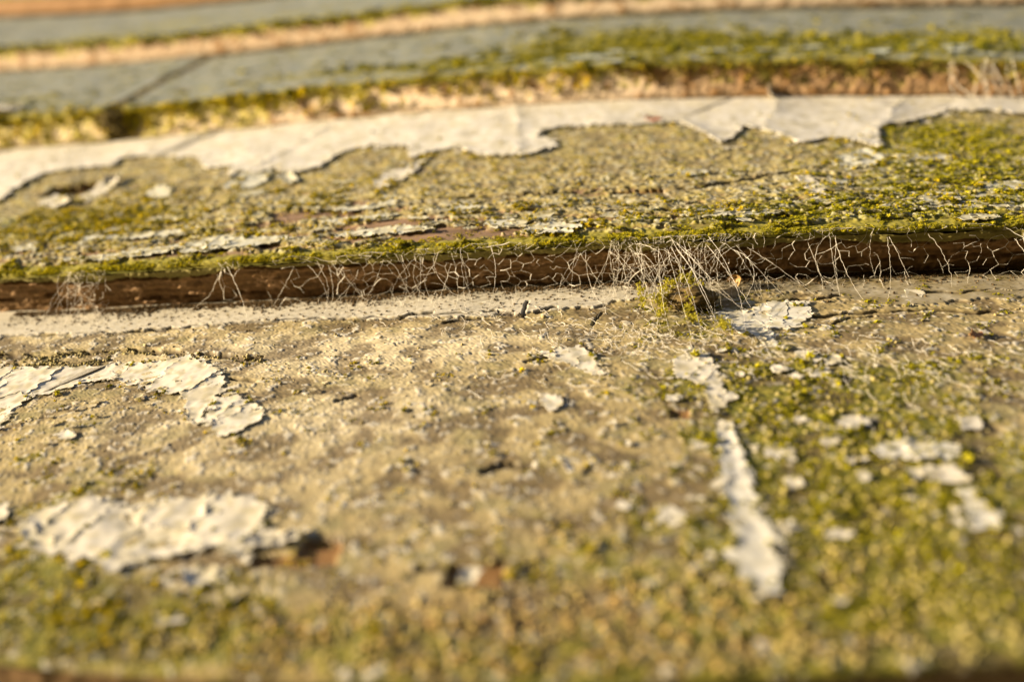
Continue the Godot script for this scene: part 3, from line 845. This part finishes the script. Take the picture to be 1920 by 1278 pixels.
	for t in 1500:
		var low := rng.randf() < 0.35
		var v := 0.0 if low else pow(rng.randf(), 1.4) * 128.0
		var x := -227.0 + rng.randfn() * (2.6 if low else 1.0 + 1.6 * maxf(0.0, n_mid.get_noise_2d(v, 11.0)))
		var i := rng.randi() % 3
		var sz := rng.randf_range(0.35, 1.0)
		var p := on_face(3, x, lip(3, x) + v, -0.4) if not low else Vector3(x, lip(3, x) - rng.randf_range(1.0, 7.0), bow(x) - rng.randf_range(0.5, 14.0))
		sets[i].append(Transform3D(turned() * Basis.from_scale(Vector3.ONE * sz * MM), p * MM))
		tints[i].append(Color(0.13, 0.10, 0.035) * rng.randf_range(0.5, 1.7))
	for i in 3:
		copies("crevice_dark_and_dirt", lump_mesh(i), grain_mat, sets[i], tints[i], b3)
	sets = [[], [], []]
	tints = [PackedColorArray(), PackedColorArray(), PackedColorArray()]
	for cr in cracks1.slice(0, 2):
		for s in range(4, cr.size() - 2, 2):
			for t in 90:
				var f := rng.randf()
				var x := lerpf(cr[s], cr[s + 2], f) + rng.randfn() * 0.4
				var y := lerpf(cr[s + 1], cr[s + 3], f) + 0.9 * rng.randfn() - 0.5
				var i := rng.randi() % 3
				var sz := rng.randf_range(0.12, 0.4)
				sets[i].append(Transform3D(turned() * Basis.from_scale(Vector3(sz * 1.6, sz, sz) * MM), on_face(1, x, y, 0.1) * MM))
				tints[i].append(Color(0.26, 0.22, 0.07).lerp(PALE, rng.randf() * 0.6) * rng.randf_range(0.6, 1.3))
	for i in 3:
		copies("crack_fringe", lump_mesh(i), grain_mat, sets[i], tints[i], b1)
	# --- crumbs of crust
	crumbs(b1, 1, Rect2(-185, -150, 305, 148), 60000, 0.17)
	crumbs(b2, 2, Rect2(-240, 4, 380, 110), 36000, 0.17)

func lump_mesh(sd: int) -> ArrayMesh:
	var s := SphereMesh.new()
	s.radius = 1.0
	s.height = 2.0
	s.radial_segments = 7
	s.rings = 4
	var arr := s.get_mesh_arrays()
	var v: PackedVector3Array = arr[Mesh.ARRAY_VERTEX]
	for i in v.size():
		v[i] = v[i] * (1.0 + 0.9 * n_rag.get_noise_3d(v[i].x * 2.2 + sd * 19.0, v[i].y * 2.2, v[i].z * 2.2))
	arr[Mesh.ARRAY_VERTEX] = v
	var m := ArrayMesh.new()
	m.add_surface_from_arrays(Mesh.PRIMITIVE_TRIANGLES, arr)
	return m

func copies(called: String, mesh: Mesh, m: Material, places: Array, tints: PackedColorArray, parent: Node) -> MultiMeshInstance3D:
	var mm := MultiMesh.new()
	mm.transform_format = MultiMesh.TRANSFORM_3D
	mm.use_colors = true
	mm.mesh = mesh
	mm.instance_count = places.size()
	for i in places.size():
		mm.set_instance_transform(i, places[i])
		mm.set_instance_color(i, tints[i])
	var o := MultiMeshInstance3D.new()
	var at := str(parent.get_instance_id()) + called
	var n: int = used.get(at, 0)
	used[at] = n + 1
	o.name = called if n == 0 else "%s_%03d" % [called, n]
	o.multimesh = mm
	o.material_override = m
	o.set_meta("kind", "stuff")
	parent.add_child(o, true)
	return o

func painted(k: int, x: float, y: float) -> bool:
	var q := Vector2(x, y)
	for p in patches.get(k, []):
		if x > p[0].x and x < p[1].x and y > p[0].y and y < p[1].y and Geometry2D.is_point_in_polygon(q, p[2]):
			return true
	return false

func turned() -> Basis:
	return Basis.from_euler(Vector3(rng.randf() * TAU, rng.randf() * TAU, rng.randf() * TAU))

func crumbs(parent: Node, k: int, area: Rect2, tries: int, size: float):
	var sets := [[], [], []]
	var tints := [PackedColorArray(), PackedColorArray(), PackedColorArray()]
	for t in tries:
		var x := area.position.x + rng.randf() * area.size.x
		var y := area.position.y + rng.randf() * area.size.y
		var a := lip(k, x)
		var full := lip(k + 1, x) - a
		if y < a + 1.0 or y > a + full - 2.0:
			continue
		if k == 1 and y > along(strip1, x) - 1.0:
			continue
		if k == 2 and y - a > 112.0:
			continue
		var nm := n_mid.get_noise_2d(x, y)
		var nc := n_flake.get_noise_2d(x * 1.7, y * 1.7)
		if rng.randf() > (-0.2 if k == 1 else 0.0) + 0.9 * nc + 0.5 * nm + (0.65 * clampf(blob(brown1, x, y) + 0.4 * blob(green1, x, y), 0.0, 1.0) if k == 1 else -0.9 * blob(wood2, x, y) - (0.25 if y - a < 30.0 else 0.0)):
			continue
		if rng.randf() < 0.85 and painted(k, x, y):
			continue
		var brown := 0.0
		var g := 0.0
		if k == 1:
			g = blob(green1, x, y)
			brown = blob(brown1, x, y)
		else:
			g = blob(green2, x, y)
		var sz := size * exp(rng.randfn() * 0.5) * (1.0 + 1.3 * clampf(brown + 0.35 * g, 0.0, 1.0))
		sz = minf(sz, 0.62)
		var i := rng.randi() % 3
		var s := Basis.from_scale(Vector3(sz, sz, sz * 0.7) * MM)
		sets[i].append(Transform3D(turned() * s, on_face(k, x, y, sz * 0.15) * MM))
		var c := BEIGE.lerp(PALE, rng.randf() * 0.7).lerp(Color(0.36, 0.31, 0.10), clampf(g * 0.7 + 0.25 * rng.randf() + 0.2 * nm, 0.0, 0.85))
		c = c.lerp(Color(0.40, 0.26, 0.10), clampf(brown, 0.0, 1.0) * rng.randf())
		tints[i].append(c * rng.randf_range(0.7, 1.25) * (0.75 if k == 2 else 1.0))
	for i in 3:
		copies("lichen_crust", lump_mesh(i), grain_mat, sets[i], tints[i], parent)

func moss_mesh(sd: int) -> ArrayMesh:
	# a cushion of short pointed leaves round a soft core
	var r := RandomNumberGenerator.new()
	r.seed = 100 + sd
	var st := SurfaceTool.new()
	st.begin(Mesh.PRIMITIVE_TRIANGLES)
	st.set_smooth_group(-1)
	for i in 26:
		var d := Vector3(r.randfn(), r.randfn(), absf(r.randfn()) + 0.25).normalized()
		var side := d.cross(Vector3(r.randfn(), r.randfn(), r.randfn())).normalized()
		var keel := side.cross(d)
		var l := r.randf_range(0.7, 1.15)
		var w := r.randf_range(0.16, 0.28)
		var a := d * 0.18
		var tip := d * l + Vector3(0, 0, 0.12) + keel * r.randf_range(-0.2, 0.2)
		var m1 := d * l * 0.55 + side * w
		var m2 := d * l * 0.55 - side * w
		var mk := d * l * 0.55 + keel * w * 0.5
		var lo := Color(1, 1, 1) * r.randf_range(0.75, 1.1)
		for q in [a, m1, mk, a, mk, m2, m1, tip, mk, mk, tip, m2]:
			st.set_color(lo)
			st.add_vertex(q)
	st.generate_normals()
	return st.commit()

func moss(label: String, k: int, area: Rect2, tries: int, size: float, how: Callable, deep: Color, bright: Color, group := "moss growing on the weatherboards"):
	var root := Node3D.new()
	var n: int = used.get("moss", 0)
	used["moss"] = n + 1
	root.name = "moss" if n == 0 else "moss_%03d" % n
	tag(root, label, "moss", group, "stuff")
	add_child(root)
	var sets := [[], [], []]
	var tints := [PackedColorArray(), PackedColorArray(), PackedColorArray()]
	for t in tries:
		var x := area.position.x + rng.randf() * area.size.x
		var y := area.position.y + rng.randf() * area.size.y + lip(k, x)
		var a: float = how.call(x, y)
		if rng.randf() > a or (not on_paint and rng.randf() < 0.93 and painted(k, x, y)):
			continue
		var sz := size * exp(rng.randfn() * 0.45) * (0.75 + 0.4 * a)
		var i := rng.randi() % 3
		var turn := Basis(Vector3(0, 0, 1), rng.randf() * TAU) * Basis(Vector3(1, 0, 0), rng.randf_range(-0.5, 0.5))
		var zc := on_face(k, x, y, sz * 0.1)
		if on_paint:
			zc.z = face_z(k, x, y) + 0.6 * n_low.get_noise_2d(x, y) + 1.45
		if k == 3 and x < -229.0:
			zc += Vector3(0, -2.0, 1.2)
		sets[i].append(Transform3D(turn * Basis.from_scale(Vector3(1, 1, 0.65) * sz * MM), zc * MM))
		tints[i].append(deep.lerp(bright, pow(rng.randf(), moss_pow)) * rng.randf_range(0.75, 1.25))
	for i in 3:
		var o := copies("moss_cushion", moss_meshes[i], moss_mat, sets[i], tints[i], root)
		o.set_meta("kind", "stuff")

func beads(label: String, k: int, share: float, size: float, deep: Color, bright: Color):
	var root := Node3D.new()
	root.name = "moss_%03d" % used["moss"]
	used["moss"] += 1
	tag(root, label, "moss", "moss growing on the weatherboards", "stuff")
	add_child(root)
	var sets := [[], [], []]
	var tints := [PackedColorArray(), PackedColorArray(), PackedColorArray()]
	for p in patches[k]:
		for q in p[2]:
			var here := share * (0.35 + 1.6 * n_mid.get_noise_2d(q.x * 0.8 + 60.0, q.y * 0.8))
			if k == 1:
				here *= clampf(blob(green1, q.x, q.y) + 0.15, 0.0, 1.0)
			elif q.y - lip(2, q.x) > 95.0:
				here *= 0.3
			if rng.randf() > here or absf(q.x) > 260.0:
				continue
			for e in rng.randi_range(1, 4):
				var sz := size * exp(rng.randfn() * 0.4)
				var x: float = q.x + rng.randfn() * 0.6
				var y: float = q.y + rng.randfn() * 0.5
				var i := rng.randi() % 3
				sets[i].append(Transform3D(Basis(Vector3(0, 0, 1), rng.randf() * TAU) * Basis.from_scale(Vector3.ONE * sz * MM), on_face(k, x, y, 0.35) * MM))
				tints[i].append(deep.lerp(bright, pow(rng.randf(), 1.2)) * rng.randf_range(0.8, 1.2))
	for i in 3:
		copies("moss_cushion", moss_meshes[i], moss_mat, sets[i], tints[i], root)

var moss_meshes := []
var moss_pow := 1.4
var on_paint := false

func build_moss():
	for i in 3:
		moss_meshes.append(moss_mesh(i))
	var deep := Color(0.17, 0.175, 0.014)
	var mid := Color(0.76, 0.70, 0.03)
	var gold := Color(0.90, 0.75, 0.04)
	moss("yellow green moss speckling the right half of the nearest board", 1, Rect2(0, 8, 112, 132), 75000, 0.27,
		func(x, y): return clampf(blob(green1, x, y) * 0.5 - 0.5 * blob(brown1, x, y) - 0.25 + 1.2 * n_mid.get_noise_2d(x, y) + 0.5 * n_flake.get_noise_2d(x * 1.5, y * 1.5), 0.0, 1.0), deep, mid)
	moss("bright yellow moss at the lower left of the nearest board", 1, Rect2(-150, 2, 150, 110), 50000, 0.38,
		func(x, y): return clampf(blob(green1, x, y) * 0.6 - 0.5 * blob(brown1, x, y) - 0.3 + 1.1 * n_mid.get_noise_2d(x, y) + 0.5 * n_flake.get_noise_2d(x * 1.5, y * 1.5), 0.0, 1.0), deep, gold)
	moss("fringe of fine moss along the sharp lower lip of the second board", 2, Rect2(-195, 0.0, 325, 10), 52000, 0.23,
		func(x, y): return clampf(0.8 - (y - lip(2, x)) * 0.11 + 1.3 * n_mid.get_noise_2d(x, y), 0.0, 1.0), Color(0.30, 0.29, 0.035), Color(0.80, 0.72, 0.045), "moss growing on the weatherboards")
	moss_pow = 1.2  # tints pushed brighter, standing in for strong sun on the left moss
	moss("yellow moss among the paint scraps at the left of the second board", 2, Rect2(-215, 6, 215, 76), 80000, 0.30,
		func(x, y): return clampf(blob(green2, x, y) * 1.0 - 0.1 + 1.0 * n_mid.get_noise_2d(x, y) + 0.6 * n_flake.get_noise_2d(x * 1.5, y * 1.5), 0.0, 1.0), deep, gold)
	moss_pow = 1.3
	moss("green moss covering the right end of the second board", 2, Rect2(0, 6, 150, 115), 60000, 0.35,
		func(x, y): return clampf(blob(green2, x, y) * 0.8 - 0.35 + 1.0 * n_mid.get_noise_2d(x, y) + 0.6 * n_flake.get_noise_2d(x * 1.5, y * 1.5), 0.0, 1.0), deep, mid)
	moss_pow = 1.4
	on_paint = true
	moss("faint yellow green growth dusting the cream band of the second board", 2, Rect2(-250, 80, 400, 75), 9000, 0.45,
		func(x, y): return clampf(-0.35 + 1.2 * n_mid.get_noise_2d(x * 0.6 + 33.0, y) + 0.25 * step01(100.0, 150.0, absf(x + 40.0)), 0.0, 0.6), deep, gold)
	on_paint = false
	beads("moss beading the ragged paint edges of the second board", 2, 0.55, 0.36, deep, gold)
	beads("moss beading the ragged paint edges of the nearest board", 1, 0.3, 0.42, deep, mid)
	moss("dark green moss in blurred patches on the third board", 3, Rect2(-330, 0, 520, 110), 26000, 0.9,
		func(x, y): return clampf(blob(green3, x, y) * 0.85 - 0.25 + 1.1 * n_mid.get_noise_2d(x * 0.7, y * 0.7), 0.0, 0.8), Color(0.12, 0.14, 0.015), Color(0.62, 0.56, 0.04))
	moss_pow = 1.0
	moss("thick yellow moss rim on the lip of the third board", 3, Rect2(-330, -3, 520, 7), 8000, 0.7,
		func(x, y): return clampf(0.3 - absf(y - lip(3, x)) * 0.12 + 1.4 * n_mid.get_noise_2d(x, y) - 0.3 * step01(-80.0, 120.0, x), 0.0, 1.0), deep, gold)
	var hang := Node3D.new()
	hang.name = "moss_%03d" % used["moss"]
	used["moss"] += 1
	tag(hang, "yellow moss hanging down the pale lower edge of the third board", "moss", "moss growing on the weatherboards", "stuff")
	add_child(hang)
	var sets := [[], [], []]
	var tints := [PackedColorArray(), PackedColorArray(), PackedColorArray()]
	for t in 9000:
		var x := rng.randf_range(-330.0, 180.0)
		var w := rng.randf()
		var z := lerpf(-0.5, -15.0, w)
		if rng.randf() > 0.45 - 0.9 * w + 1.3 * n_mid.get_noise_2d(x, z + 120.0) + (0.25 if x < -150.0 else 0.0):
			continue
		var i := rng.randi() % 3
		var sz := 0.75 * exp(rng.randfn() * 0.4)
		var yy := lip(3, x) - 6.0 * (smoothstep(0.0, 0.62, w) if w < 0.62 else lerpf(1.0, 0.2, (w - 0.62) / 0.38)) - (2.0 if x < -228.0 else 0.0)
		sets[i].append(Transform3D(Basis(Vector3(1, 0, 0), 1.2) * Basis(Vector3(0, 0, 1), rng.randf() * TAU) * Basis.from_scale(Vector3.ONE * sz * MM), Vector3(x, yy, z + bow(x)) * MM))
		var tone := deep.lerp(gold, pow(rng.randf(), 1.1)) if x < 0.0 else Color(0.16, 0.12, 0.03).lerp(Color(0.55, 0.42, 0.08), pow(rng.randf(), 1.6))
		tints[i].append(tone * rng.randf_range(0.8, 1.2))
	for i in 3:
		copies("moss_cushion", moss_meshes[i], moss_mat, sets[i], tints[i], hang)
	moss("blurred moss rim on the lip of the fourth board", 4, Rect2(-420, -2, 480, 8), 3500, 1.0,
		func(x, y): return clampf(0.6 - absf(y - lip(4, x)) * 0.06 + 0.8 * n_mid.get_noise_2d(x, y), 0.0, 0.9), deep, mid)

# ---- cobwebs
func tube(st: SurfaceTool, pts: Array, r0: float, r1: float):
	var n := pts.size()
	var ring := []
	for i in n:
		var d: Vector3 = (pts[mini(i + 1, n - 1)] - pts[maxi(i - 1, 0)]).normalized()
		var s := d.cross(Vector3(0.31, 0.52, 0.79)).normalized()
		var u := s.cross(d)
		var r := lerpf(r0, r1, float(i) / (n - 1)) * (0.75 + 0.6 * rng.randf())
		var q := []
		for a in 4:
			var e := s * cos(TAU * a / 4.0) + u * sin(TAU * a / 4.0)
			q.append([pts[i] + e * r, e])
		ring.append(q)
	for i in n - 1:
		for a in 4:
			var b := (a + 1) % 4
			for v in [ring[i][a], ring[i][b], ring[i + 1][a], ring[i][b], ring[i + 1][b], ring[i + 1][a]]:
				st.set_normal(v[1])
				st.add_vertex(v[0] * MM)

func thread(st: SurfaceTool, a: Vector3, b: Vector3, r0: float, r1: float, sag := 0.05, wob := 0.04, seg := 0):
	var l := a.distance_to(b)
	var n := seg if seg > 0 else clampi(int(l / 0.9) + 1, 2, 26)
	var side := Vector3(rng.randfn(), rng.randfn() * 0.4, rng.randfn()) * sag * l
	var pts := []
	for i in n + 1:
		var t := float(i) / n
		var p := a.lerp(b, t) + side * 4.0 * t * (1.0 - t)
		if i > 0 and i < n:
			p += Vector3(rng.randfn(), rng.randfn(), rng.randfn()) * wob * minf(l, 4.0) * 0.5
		pts.append(p)
	tube(st, pts, r0, r1)

func web_at(u: float, w: float, reach: float, bulge: float) -> Vector3:
	var top := Vector3(u, lip(2, u) + 0.1, bow(u) - 0.4)
	var yb := lip(2, u) - reach
	var low := Vector3(u, yb, face_z(1, u, yb) + 0.7)
	return top.lerp(low, w) + Vector3(0, -0.25, 0.97) * bulge * sin(PI * clampf(w, 0.0, 1.0))

func web(label: String, xa: float, xb: float, cell: float, keep: float, reach: float, thick: float, extra: int, sd: int):
	rng.seed = sd
	var st := SurfaceTool.new()
	st.begin(Mesh.PRIMITIVE_TRIANGLES)
	var span := 17.0
	var pts := PackedVector2Array()
	var nu := maxi(2, int((xb - xa) / cell))
	var nw := maxi(2, int(span / cell))
	for i in nu + 1:
		for j in nw + 1:
			pts.append(Vector2(xa + (i + rng.randf_range(-0.48, 0.48)) * cell * (0.8 + 0.4 * rng.randf()), (j + rng.randf_range(-0.48, 0.48)) * cell))
	var tris := Geometry2D.triangulate_delaunay(pts)
	var node := []
	var owner_of := {}
	var links := []
	for t in range(0, tris.size(), 3):
		var m := (pts[tris[t]] + pts[tris[t + 1]] + pts[tris[t + 2]]) / 3.0
		var w := m.y / span
		var p := web_at(m.x + 1.2 * n_rag.get_noise_2d(m.x * 0.8, m.y * 0.8 + sd), w, reach * (0.6 + 0.8 * absf(n_mid.get_noise_2d(m.x * 0.6, 500.0 + sd))), 2.0 * n_mid.get_noise_2d(m.x * 0.8, m.y * 0.8 + sd * 3.0) + 0.3)
		p.z += rng.randf_range(-0.4, 0.4)
		var id := node.size()
		node.append([p, w, m.x])
		for e in [[0, 1], [1, 2], [2, 0]]:
			var a := mini(tris[t + e[0]], tris[t + e[1]])
			var b := maxi(tris[t + e[0]], tris[t + e[1]])
			var key := a * 100000 + b
			if owner_of.has(key):
				links.append([owner_of[key], id])
			else:
				owner_of[key] = id
	for l in links:
		var dens := keep + 0.5 * n_mid.get_noise_2d(node[l[0]][2] * 0.7, 900.0 + sd)
		if rng.randf() > dens:
			continue
		var r := thick * exp(rng.randfn() * 0.55)
		thread(st, node[l[0]][0], node[l[1]][0], r, r, 0.035, 0.022, 3)
	for nd in node:
		if nd[1] < 0.16 and rng.randf() < keep + 0.15:
			thread(st, nd[0], web_at(nd[2] + rng.randfn() * 0.8, -0.02, reach, 0.0), thick, thick * 0.8, 0.04, 0.04)
		if nd[1] > 0.82 and rng.randf() < keep * 0.8:
			var u: float = nd[2] + rng.randfn() * 1.0
			var yb := lip(2, u) - reach * rng.randf_range(0.7, 1.9)
			thread(st, nd[0], Vector3(u, yb, face_z(1, u, yb) + 0.5), thick, thick * 0.7, 0.04, 0.04)
	for i in extra:
		var u := rng.randf_range(xa, xb)
		var u2 := u + rng.randfn() * 8.0
		var yb := lip(2, u2) - reach * rng.randf_range(0.8, 4.0)
		thread(st, web_at(u, rng.randf_range(-0.02, 0.3), reach, 0.0), Vector3(u2, yb, face_z(1, u2, yb) + 0.6), thick * rng.randf_range(0.9, 1.9), thick * 0.5, 0.12, 0.05)
	var o := put("cobweb", st.commit(), silk_mat, self)
	tag(o, label, "cobweb", "cobwebs under the second board's lip")

func build_webs():
	web("small tangle of cobweb hanging at the far left under the second board", -168.0, -154.0, 1.8, 0.62, 6.0, 0.034, 10, 21)
	web("lone forked cobweb thread under the second board, left of the big net", -117.0, -113.0, 3.6, 0.6, 5.0, 0.055, 2, 22)
	web("loose sparse cobweb between the lone thread and the big net", -106.0, -78.0, 5.5, 0.6, 5.0, 0.034, 5, 23)
	web("wide net of pale cobweb cells stretched across the brown edge", -80.0, 4.0, 3.1, 0.78, 6.0, 0.030, 22, 24)
	web("dense knotted cobweb curtain above the green tuft", 0.0, 38.0, 1.4, 0.68, 7.0, 0.027, 40, 25)
	web("thin branching cobweb at the right under the second board", 36.0, 112.0, 3.4, 0.62, 5.0, 0.032, 12, 26)
	# long slack lines from the curtain down over the nearest board
	rng.seed = 31
	var st := SurfaceTool.new()
	st.begin(Mesh.PRIMITIVE_TRIANGLES)
	var runs = [25.5, -36.1, 21.6, -41.8, 26.9, -31.6, 19.3, -38.7, 32.6, -36.5, 28.4, -39.3, 14.2, -35.4, 11.9, -29.0, 37.0, -24.3, 46.0, -11.1, 54.4, -11.5]
	for i in range(0, runs.size(), 2):
		var u: float = runs[i] * 0.72 + rng.randf_range(-2.0, 6.0)
		var p := Vector3(runs[i], runs[i + 1], face_z(1, runs[i], runs[i + 1]) + 0.8)
		thread(st, web_at(u, rng.randf_range(0.0, 0.25), 6.0, 0.0), p, 0.05, 0.02, 0.04, 0.03)
	var o := put("cobweb", st.commit(), silk_mat, self)
	tag(o, "long taut cobweb lines fanning from the curtain onto the white patch", "cobweb", "cobwebs under the second board's lip")
	st = SurfaceTool.new()
	st.begin(Mesh.PRIMITIVE_TRIANGLES)
	for q in [[140.5, 190.7, 150.9, 202.4, 150.6, 179.8, 158.7, 191.0, 138.0, 174.4, 159.4, 214.7]]:
		for i in range(0, q.size(), 2):
			for e in 2:
				var x: float = q[i] + rng.randfn() * 2.0
				var a := Vector3(x, lip(3, x) + 0.5, bow(x) - 0.5)
				var b := Vector3(x + rng.randf_range(-8.0, 10.0), lip(3, x) - rng.randf_range(6.0, 26.0), -13.0)
				b.z = face_z(2, b.x, b.y) + 0.8
				thread(st, a, b, 0.11, 0.06, 0.2, 0.09)
	o = put("cobweb", st.commit(), silk_mat, self)
	tag(o, "blurred cobweb roots under the third board at the upper right", "cobweb")
	# hairs of silk lying on the nearest board
	st = SurfaceTool.new()
	st.begin(Mesh.PRIMITIVE_TRIANGLES)
	var area = [-36.7, -17.3, 22, 8, 1, -0.4, -28.0, 20, 8, 2.4, 19.5, -35.7, 16, 10, 2.4, 44.5, -42.9, 22, 12, 1.6, 73.9, -49.4, 24, 14, 1.4, -19.8, -55.2, 26, 12, 0.8, 56.9, -69.1, 26, 14, 0.6]
	for i in range(0, area.size(), 5):
		for e in int(28.0 * area[i + 4]):
			var x: float = area[i] + rng.randfn() * area[i + 2] * 0.6
			var y: float = minf(area[i + 1] + rng.randfn() * area[i + 3] * 0.6, lip(2, x) - 3.0)
			var ang := rng.randfn() * 0.7 - 1.2
			var bend := rng.randf_range(-0.25, 0.25)
			var pts := []
			for s in rng.randi_range(5, 11):
				pts.append(on_face(1, x, y, 0.25 + 0.3 * absf(rng.randfn())))
				ang += bend + rng.randfn() * 0.2
				x += cos(ang) * 0.8
				y += sin(ang) * 0.8
			tube(st, pts, 0.05, 0.04)
	o = put("silk_hairs", st.commit(), silk_mat, self)
	tag(o, "fine pale silk hairs strewn over the beige crust below the cobwebs", "silk", "", "stuff")

func leafy(st: SurfaceTool, at: Vector3, size: float, tint: Color):
	for i in 9:
		var d := Vector3(rng.randfn(), rng.randfn(), rng.randfn()).normalized()
		var s := d.cross(Vector3(rng.randfn(), rng.randfn(), rng.randfn())).normalized() * size * 0.24
		var k := s.cross(d) * 0.6
		var c := tint * rng.randf_range(0.6, 1.2)
		for q in [Vector3.ZERO, d * size * 0.5 + s, d * size * 0.5 + k, Vector3.ZERO, d * size * 0.5 + k, d * size * 0.5 - s, d * size * 0.5 + s, d * size, d * size * 0.5 + k, d * size * 0.5 + k, d * size, d * size * 0.5 - s]:
			st.set_color(c)
			st.add_vertex((at + q) * MM)

func chip(called: String, label: String, category: String, k: int, x: float, y: float, size: Vector2, turn: float, tone: Color, curl: float, lift := 0.9):
	rng.seed = int(absf(x) * 10.0) + k
	var pts := []
	for i in 8:
		var a := TAU * i / 8.0
		var e := Vector2(cos(a) * size.x, sin(a) * size.y).rotated(turn) * rng.randf_range(0.75, 1.1)
		pts.append(x + e.x)
		pts.append(y + e.y)
	var o := flake(self, k, pts, {"name": called, "tone": tone, "curl": curl, "lift": lift, "sp": 0.5, "rag": 0.3, "grime": 0.1, "cw": 1.5, "dir": Vector2(-1, 0.4)})
	tag(o, label, category)

func build_bits():
	rng.seed = 41
	# dark crumb of soil and moss caught in the curtain
	var lump := SphereMesh.new()
	lump.radial_segments = 40
	lump.rings = 24
	var arr := lump.get_mesh_arrays()
	var v: PackedVector3Array = arr[Mesh.ARRAY_VERTEX]
	var col := PackedColorArray()
	for i in v.size():
		var d := v[i].normalized()
		var r := 1.0 + 0.5 * n_rag.get_noise_3d(d.x * 4.0, d.y * 4.0, d.z * 4.0) + 0.25 * n_rag.get_noise_3d(d.x * 14.0, d.y * 14.0, d.z * 14.0)
		v[i] = Vector3(d.x * 6.5, d.y * 4.5, d.z * 3.2) * r * MM
		col.append(Color(0.12, 0.085, 0.035) * (1.0 + 0.6 * n_rag.get_noise_3d(d.x * 9.0, d.y * 9.0, d.z * 9.0)))
	arr[Mesh.ARRAY_VERTEX] = v
	arr[Mesh.ARRAY_COLOR] = col
	var lm := ArrayMesh.new()
	lm.add_surface_from_arrays(Mesh.PRIMITIVE_TRIANGLES, arr)
	var st0 := SurfaceTool.new()
	st0.create_from(lm, 0)
	st0.generate_normals()
	var spot = [21.1, -17.2, 19.6, -9.3]
	var soil := put("soil_clump", st0.commit(), grain_mat, self)
	soil.position = Vector3(spot[0], spot[1] + 3.0, face_z(1, spot[0], spot[1]) + 1.4) * MM
	tag(soil, "dark crumbly clump of soil caught behind the green tuft", "soil")
	# green tuft on hanging threads
	var tuft := Node3D.new()
	tuft.name = "moss_tuft"
	tag(tuft, "bright green moss tuft dangling in the dense cobweb", "moss")
	add_child(tuft)
	var stems = [[7.7, -8.3, 7.6, -14.7, 8.8, -19.6], [21.1, -3.9, 21.0, -12.3, 19.4, -19.8, 19.5, -26.4, 20.3, -29.6], [15.5, -6.0, 12.6, -13.0, 10.9, -17.7], [20.0, -4.9, 16.8, -7.6, 14.7, -11.1, 12.9, -16.5], [12.6, -17.5, 12.7, -22.6, 12.6, -26.5], [26.2, -29.4, 27.5, -33.2, 28.2, -36.3], [23.2, -9.6, 20.6, -6.5, 17.8, -4.8]]
	for s in stems:
		var st := SurfaceTool.new()
		st.begin(Mesh.PRIMITIVE_TRIANGLES)
		st.set_smooth_group(-1)
		for i in range(0, s.size() - 2, 2):
			for e in 26:
				var t := rng.randf()
				var x := lerpf(s[i], s[i + 2], t) + rng.randfn() * 0.8
				var y := lerpf(s[i + 1], s[i + 3], t) + rng.randfn() * 0.9
				leafy(st, Vector3(x, y, maxf(face_z(1, x, y) + 1.6, bow(x) - 11.5) + absf(rng.randfn()) * 1.2 + 0.8), rng.randf_range(0.3, 0.95), Color(0.46, 0.42, 0.05))
		st.generate_normals()
		put("moss_strand", st.commit(), moss_mat, tuft)
	# curled husk
	var hs := SurfaceTool.new()
	hs.begin(Mesh.PRIMITIVE_TRIANGLES)
	hs.set_smooth_group(0)
	var hp = [33.1, -6.7]
	for i in 22:
		for j in 6:
			var q := []
			for e in [[0, 0], [1, 0], [0, 1], [1, 1]]:
				var a: float = lerpf(-0.7, 2.3, (i + e[0]) / 22.0)
				var w: float = lerpf(-1.0, 1.0, (j + e[1]) / 6.0)
				var r := 2.5 - 0.5 * w * w + 0.25 * n_rag.get_noise_2d(a * 9.0, w * 6.0)
				q.append(Vector3(cos(a) * r * 0.8 + w * 0.5, sin(a) * r * 1.1, w * 1.0) * MM)
			for t in [q[0], q[1], q[2], q[1], q[3], q[2]]:
				hs.set_color(Color(0.42, 0.28, 0.12))
				hs.add_vertex(t)
	hs.generate_normals()
	var husk := put("curled_husk", hs.commit(), grain_mat, self)
	husk.position = Vector3(hp[0], hp[1] + 2.0, face_z(1, hp[0], hp[1]) + 2.6) * MM
	tag(husk, "curled tan husk lodged under the lip beside the dense cobweb", "husk")
	# loose scraps
	var at = [87.6, -36.6, -10.2, -93.1, 90.1, -19.6, 35.3, 39.7]
	chip("leaf_fragment", "rusty orange leaf fragment on the nearest board at its right", "leaf", 1, at[0], at[1], Vector2(3.0, 1.4), 0.6, Color(0.36, 0.16, 0.06), 1.6)
	chip("paint_chip", "tiny white chip standing on the crust of the nearest board", "chip", 1, at[2], at[3], Vector2(0.9, 1.5), 0.3, Color(0.8, 0.76, 0.68), 1.6, 1.2)
	var b2 = [17.9, 122.1, 69.0, 156.2, 139.1, 167.2, 166.3, 159.4, -37.3, 205.9]
	chip("leaf_fragment", "small red brown leaf crumb on the cream paint of the second board", "leaf", 2, b2[0], b2[1], Vector2(3.0, 2.6), 0.1, Color(0.42, 0.13, 0.05), 1.0, 1.8)
	chip("paint_chip", "white chip curled up at the top of the second board", "chip", 2, b2[2], b2[3] - 3.0, Vector2(3.0, 6.0), -0.4, Color(0.8, 0.74, 0.64), 6.0, 2.0)
	chip("paint_chip", "large pale curl of paint under the blurred cobweb roots", "chip", 2, b2[4], b2[5] - 4.0, Vector2(7.0, 5.0), 0.3, Color(0.7, 0.62, 0.5), 4.0, 2.0)
	chip("paint_chip", "pale peach sliver of paint at the upper right edge", "chip", 2, b2[6] + 3.0, b2[7], Vector2(8.0, 3.0), 0.3, Color(0.75, 0.6, 0.48), 2.5, 2.0)
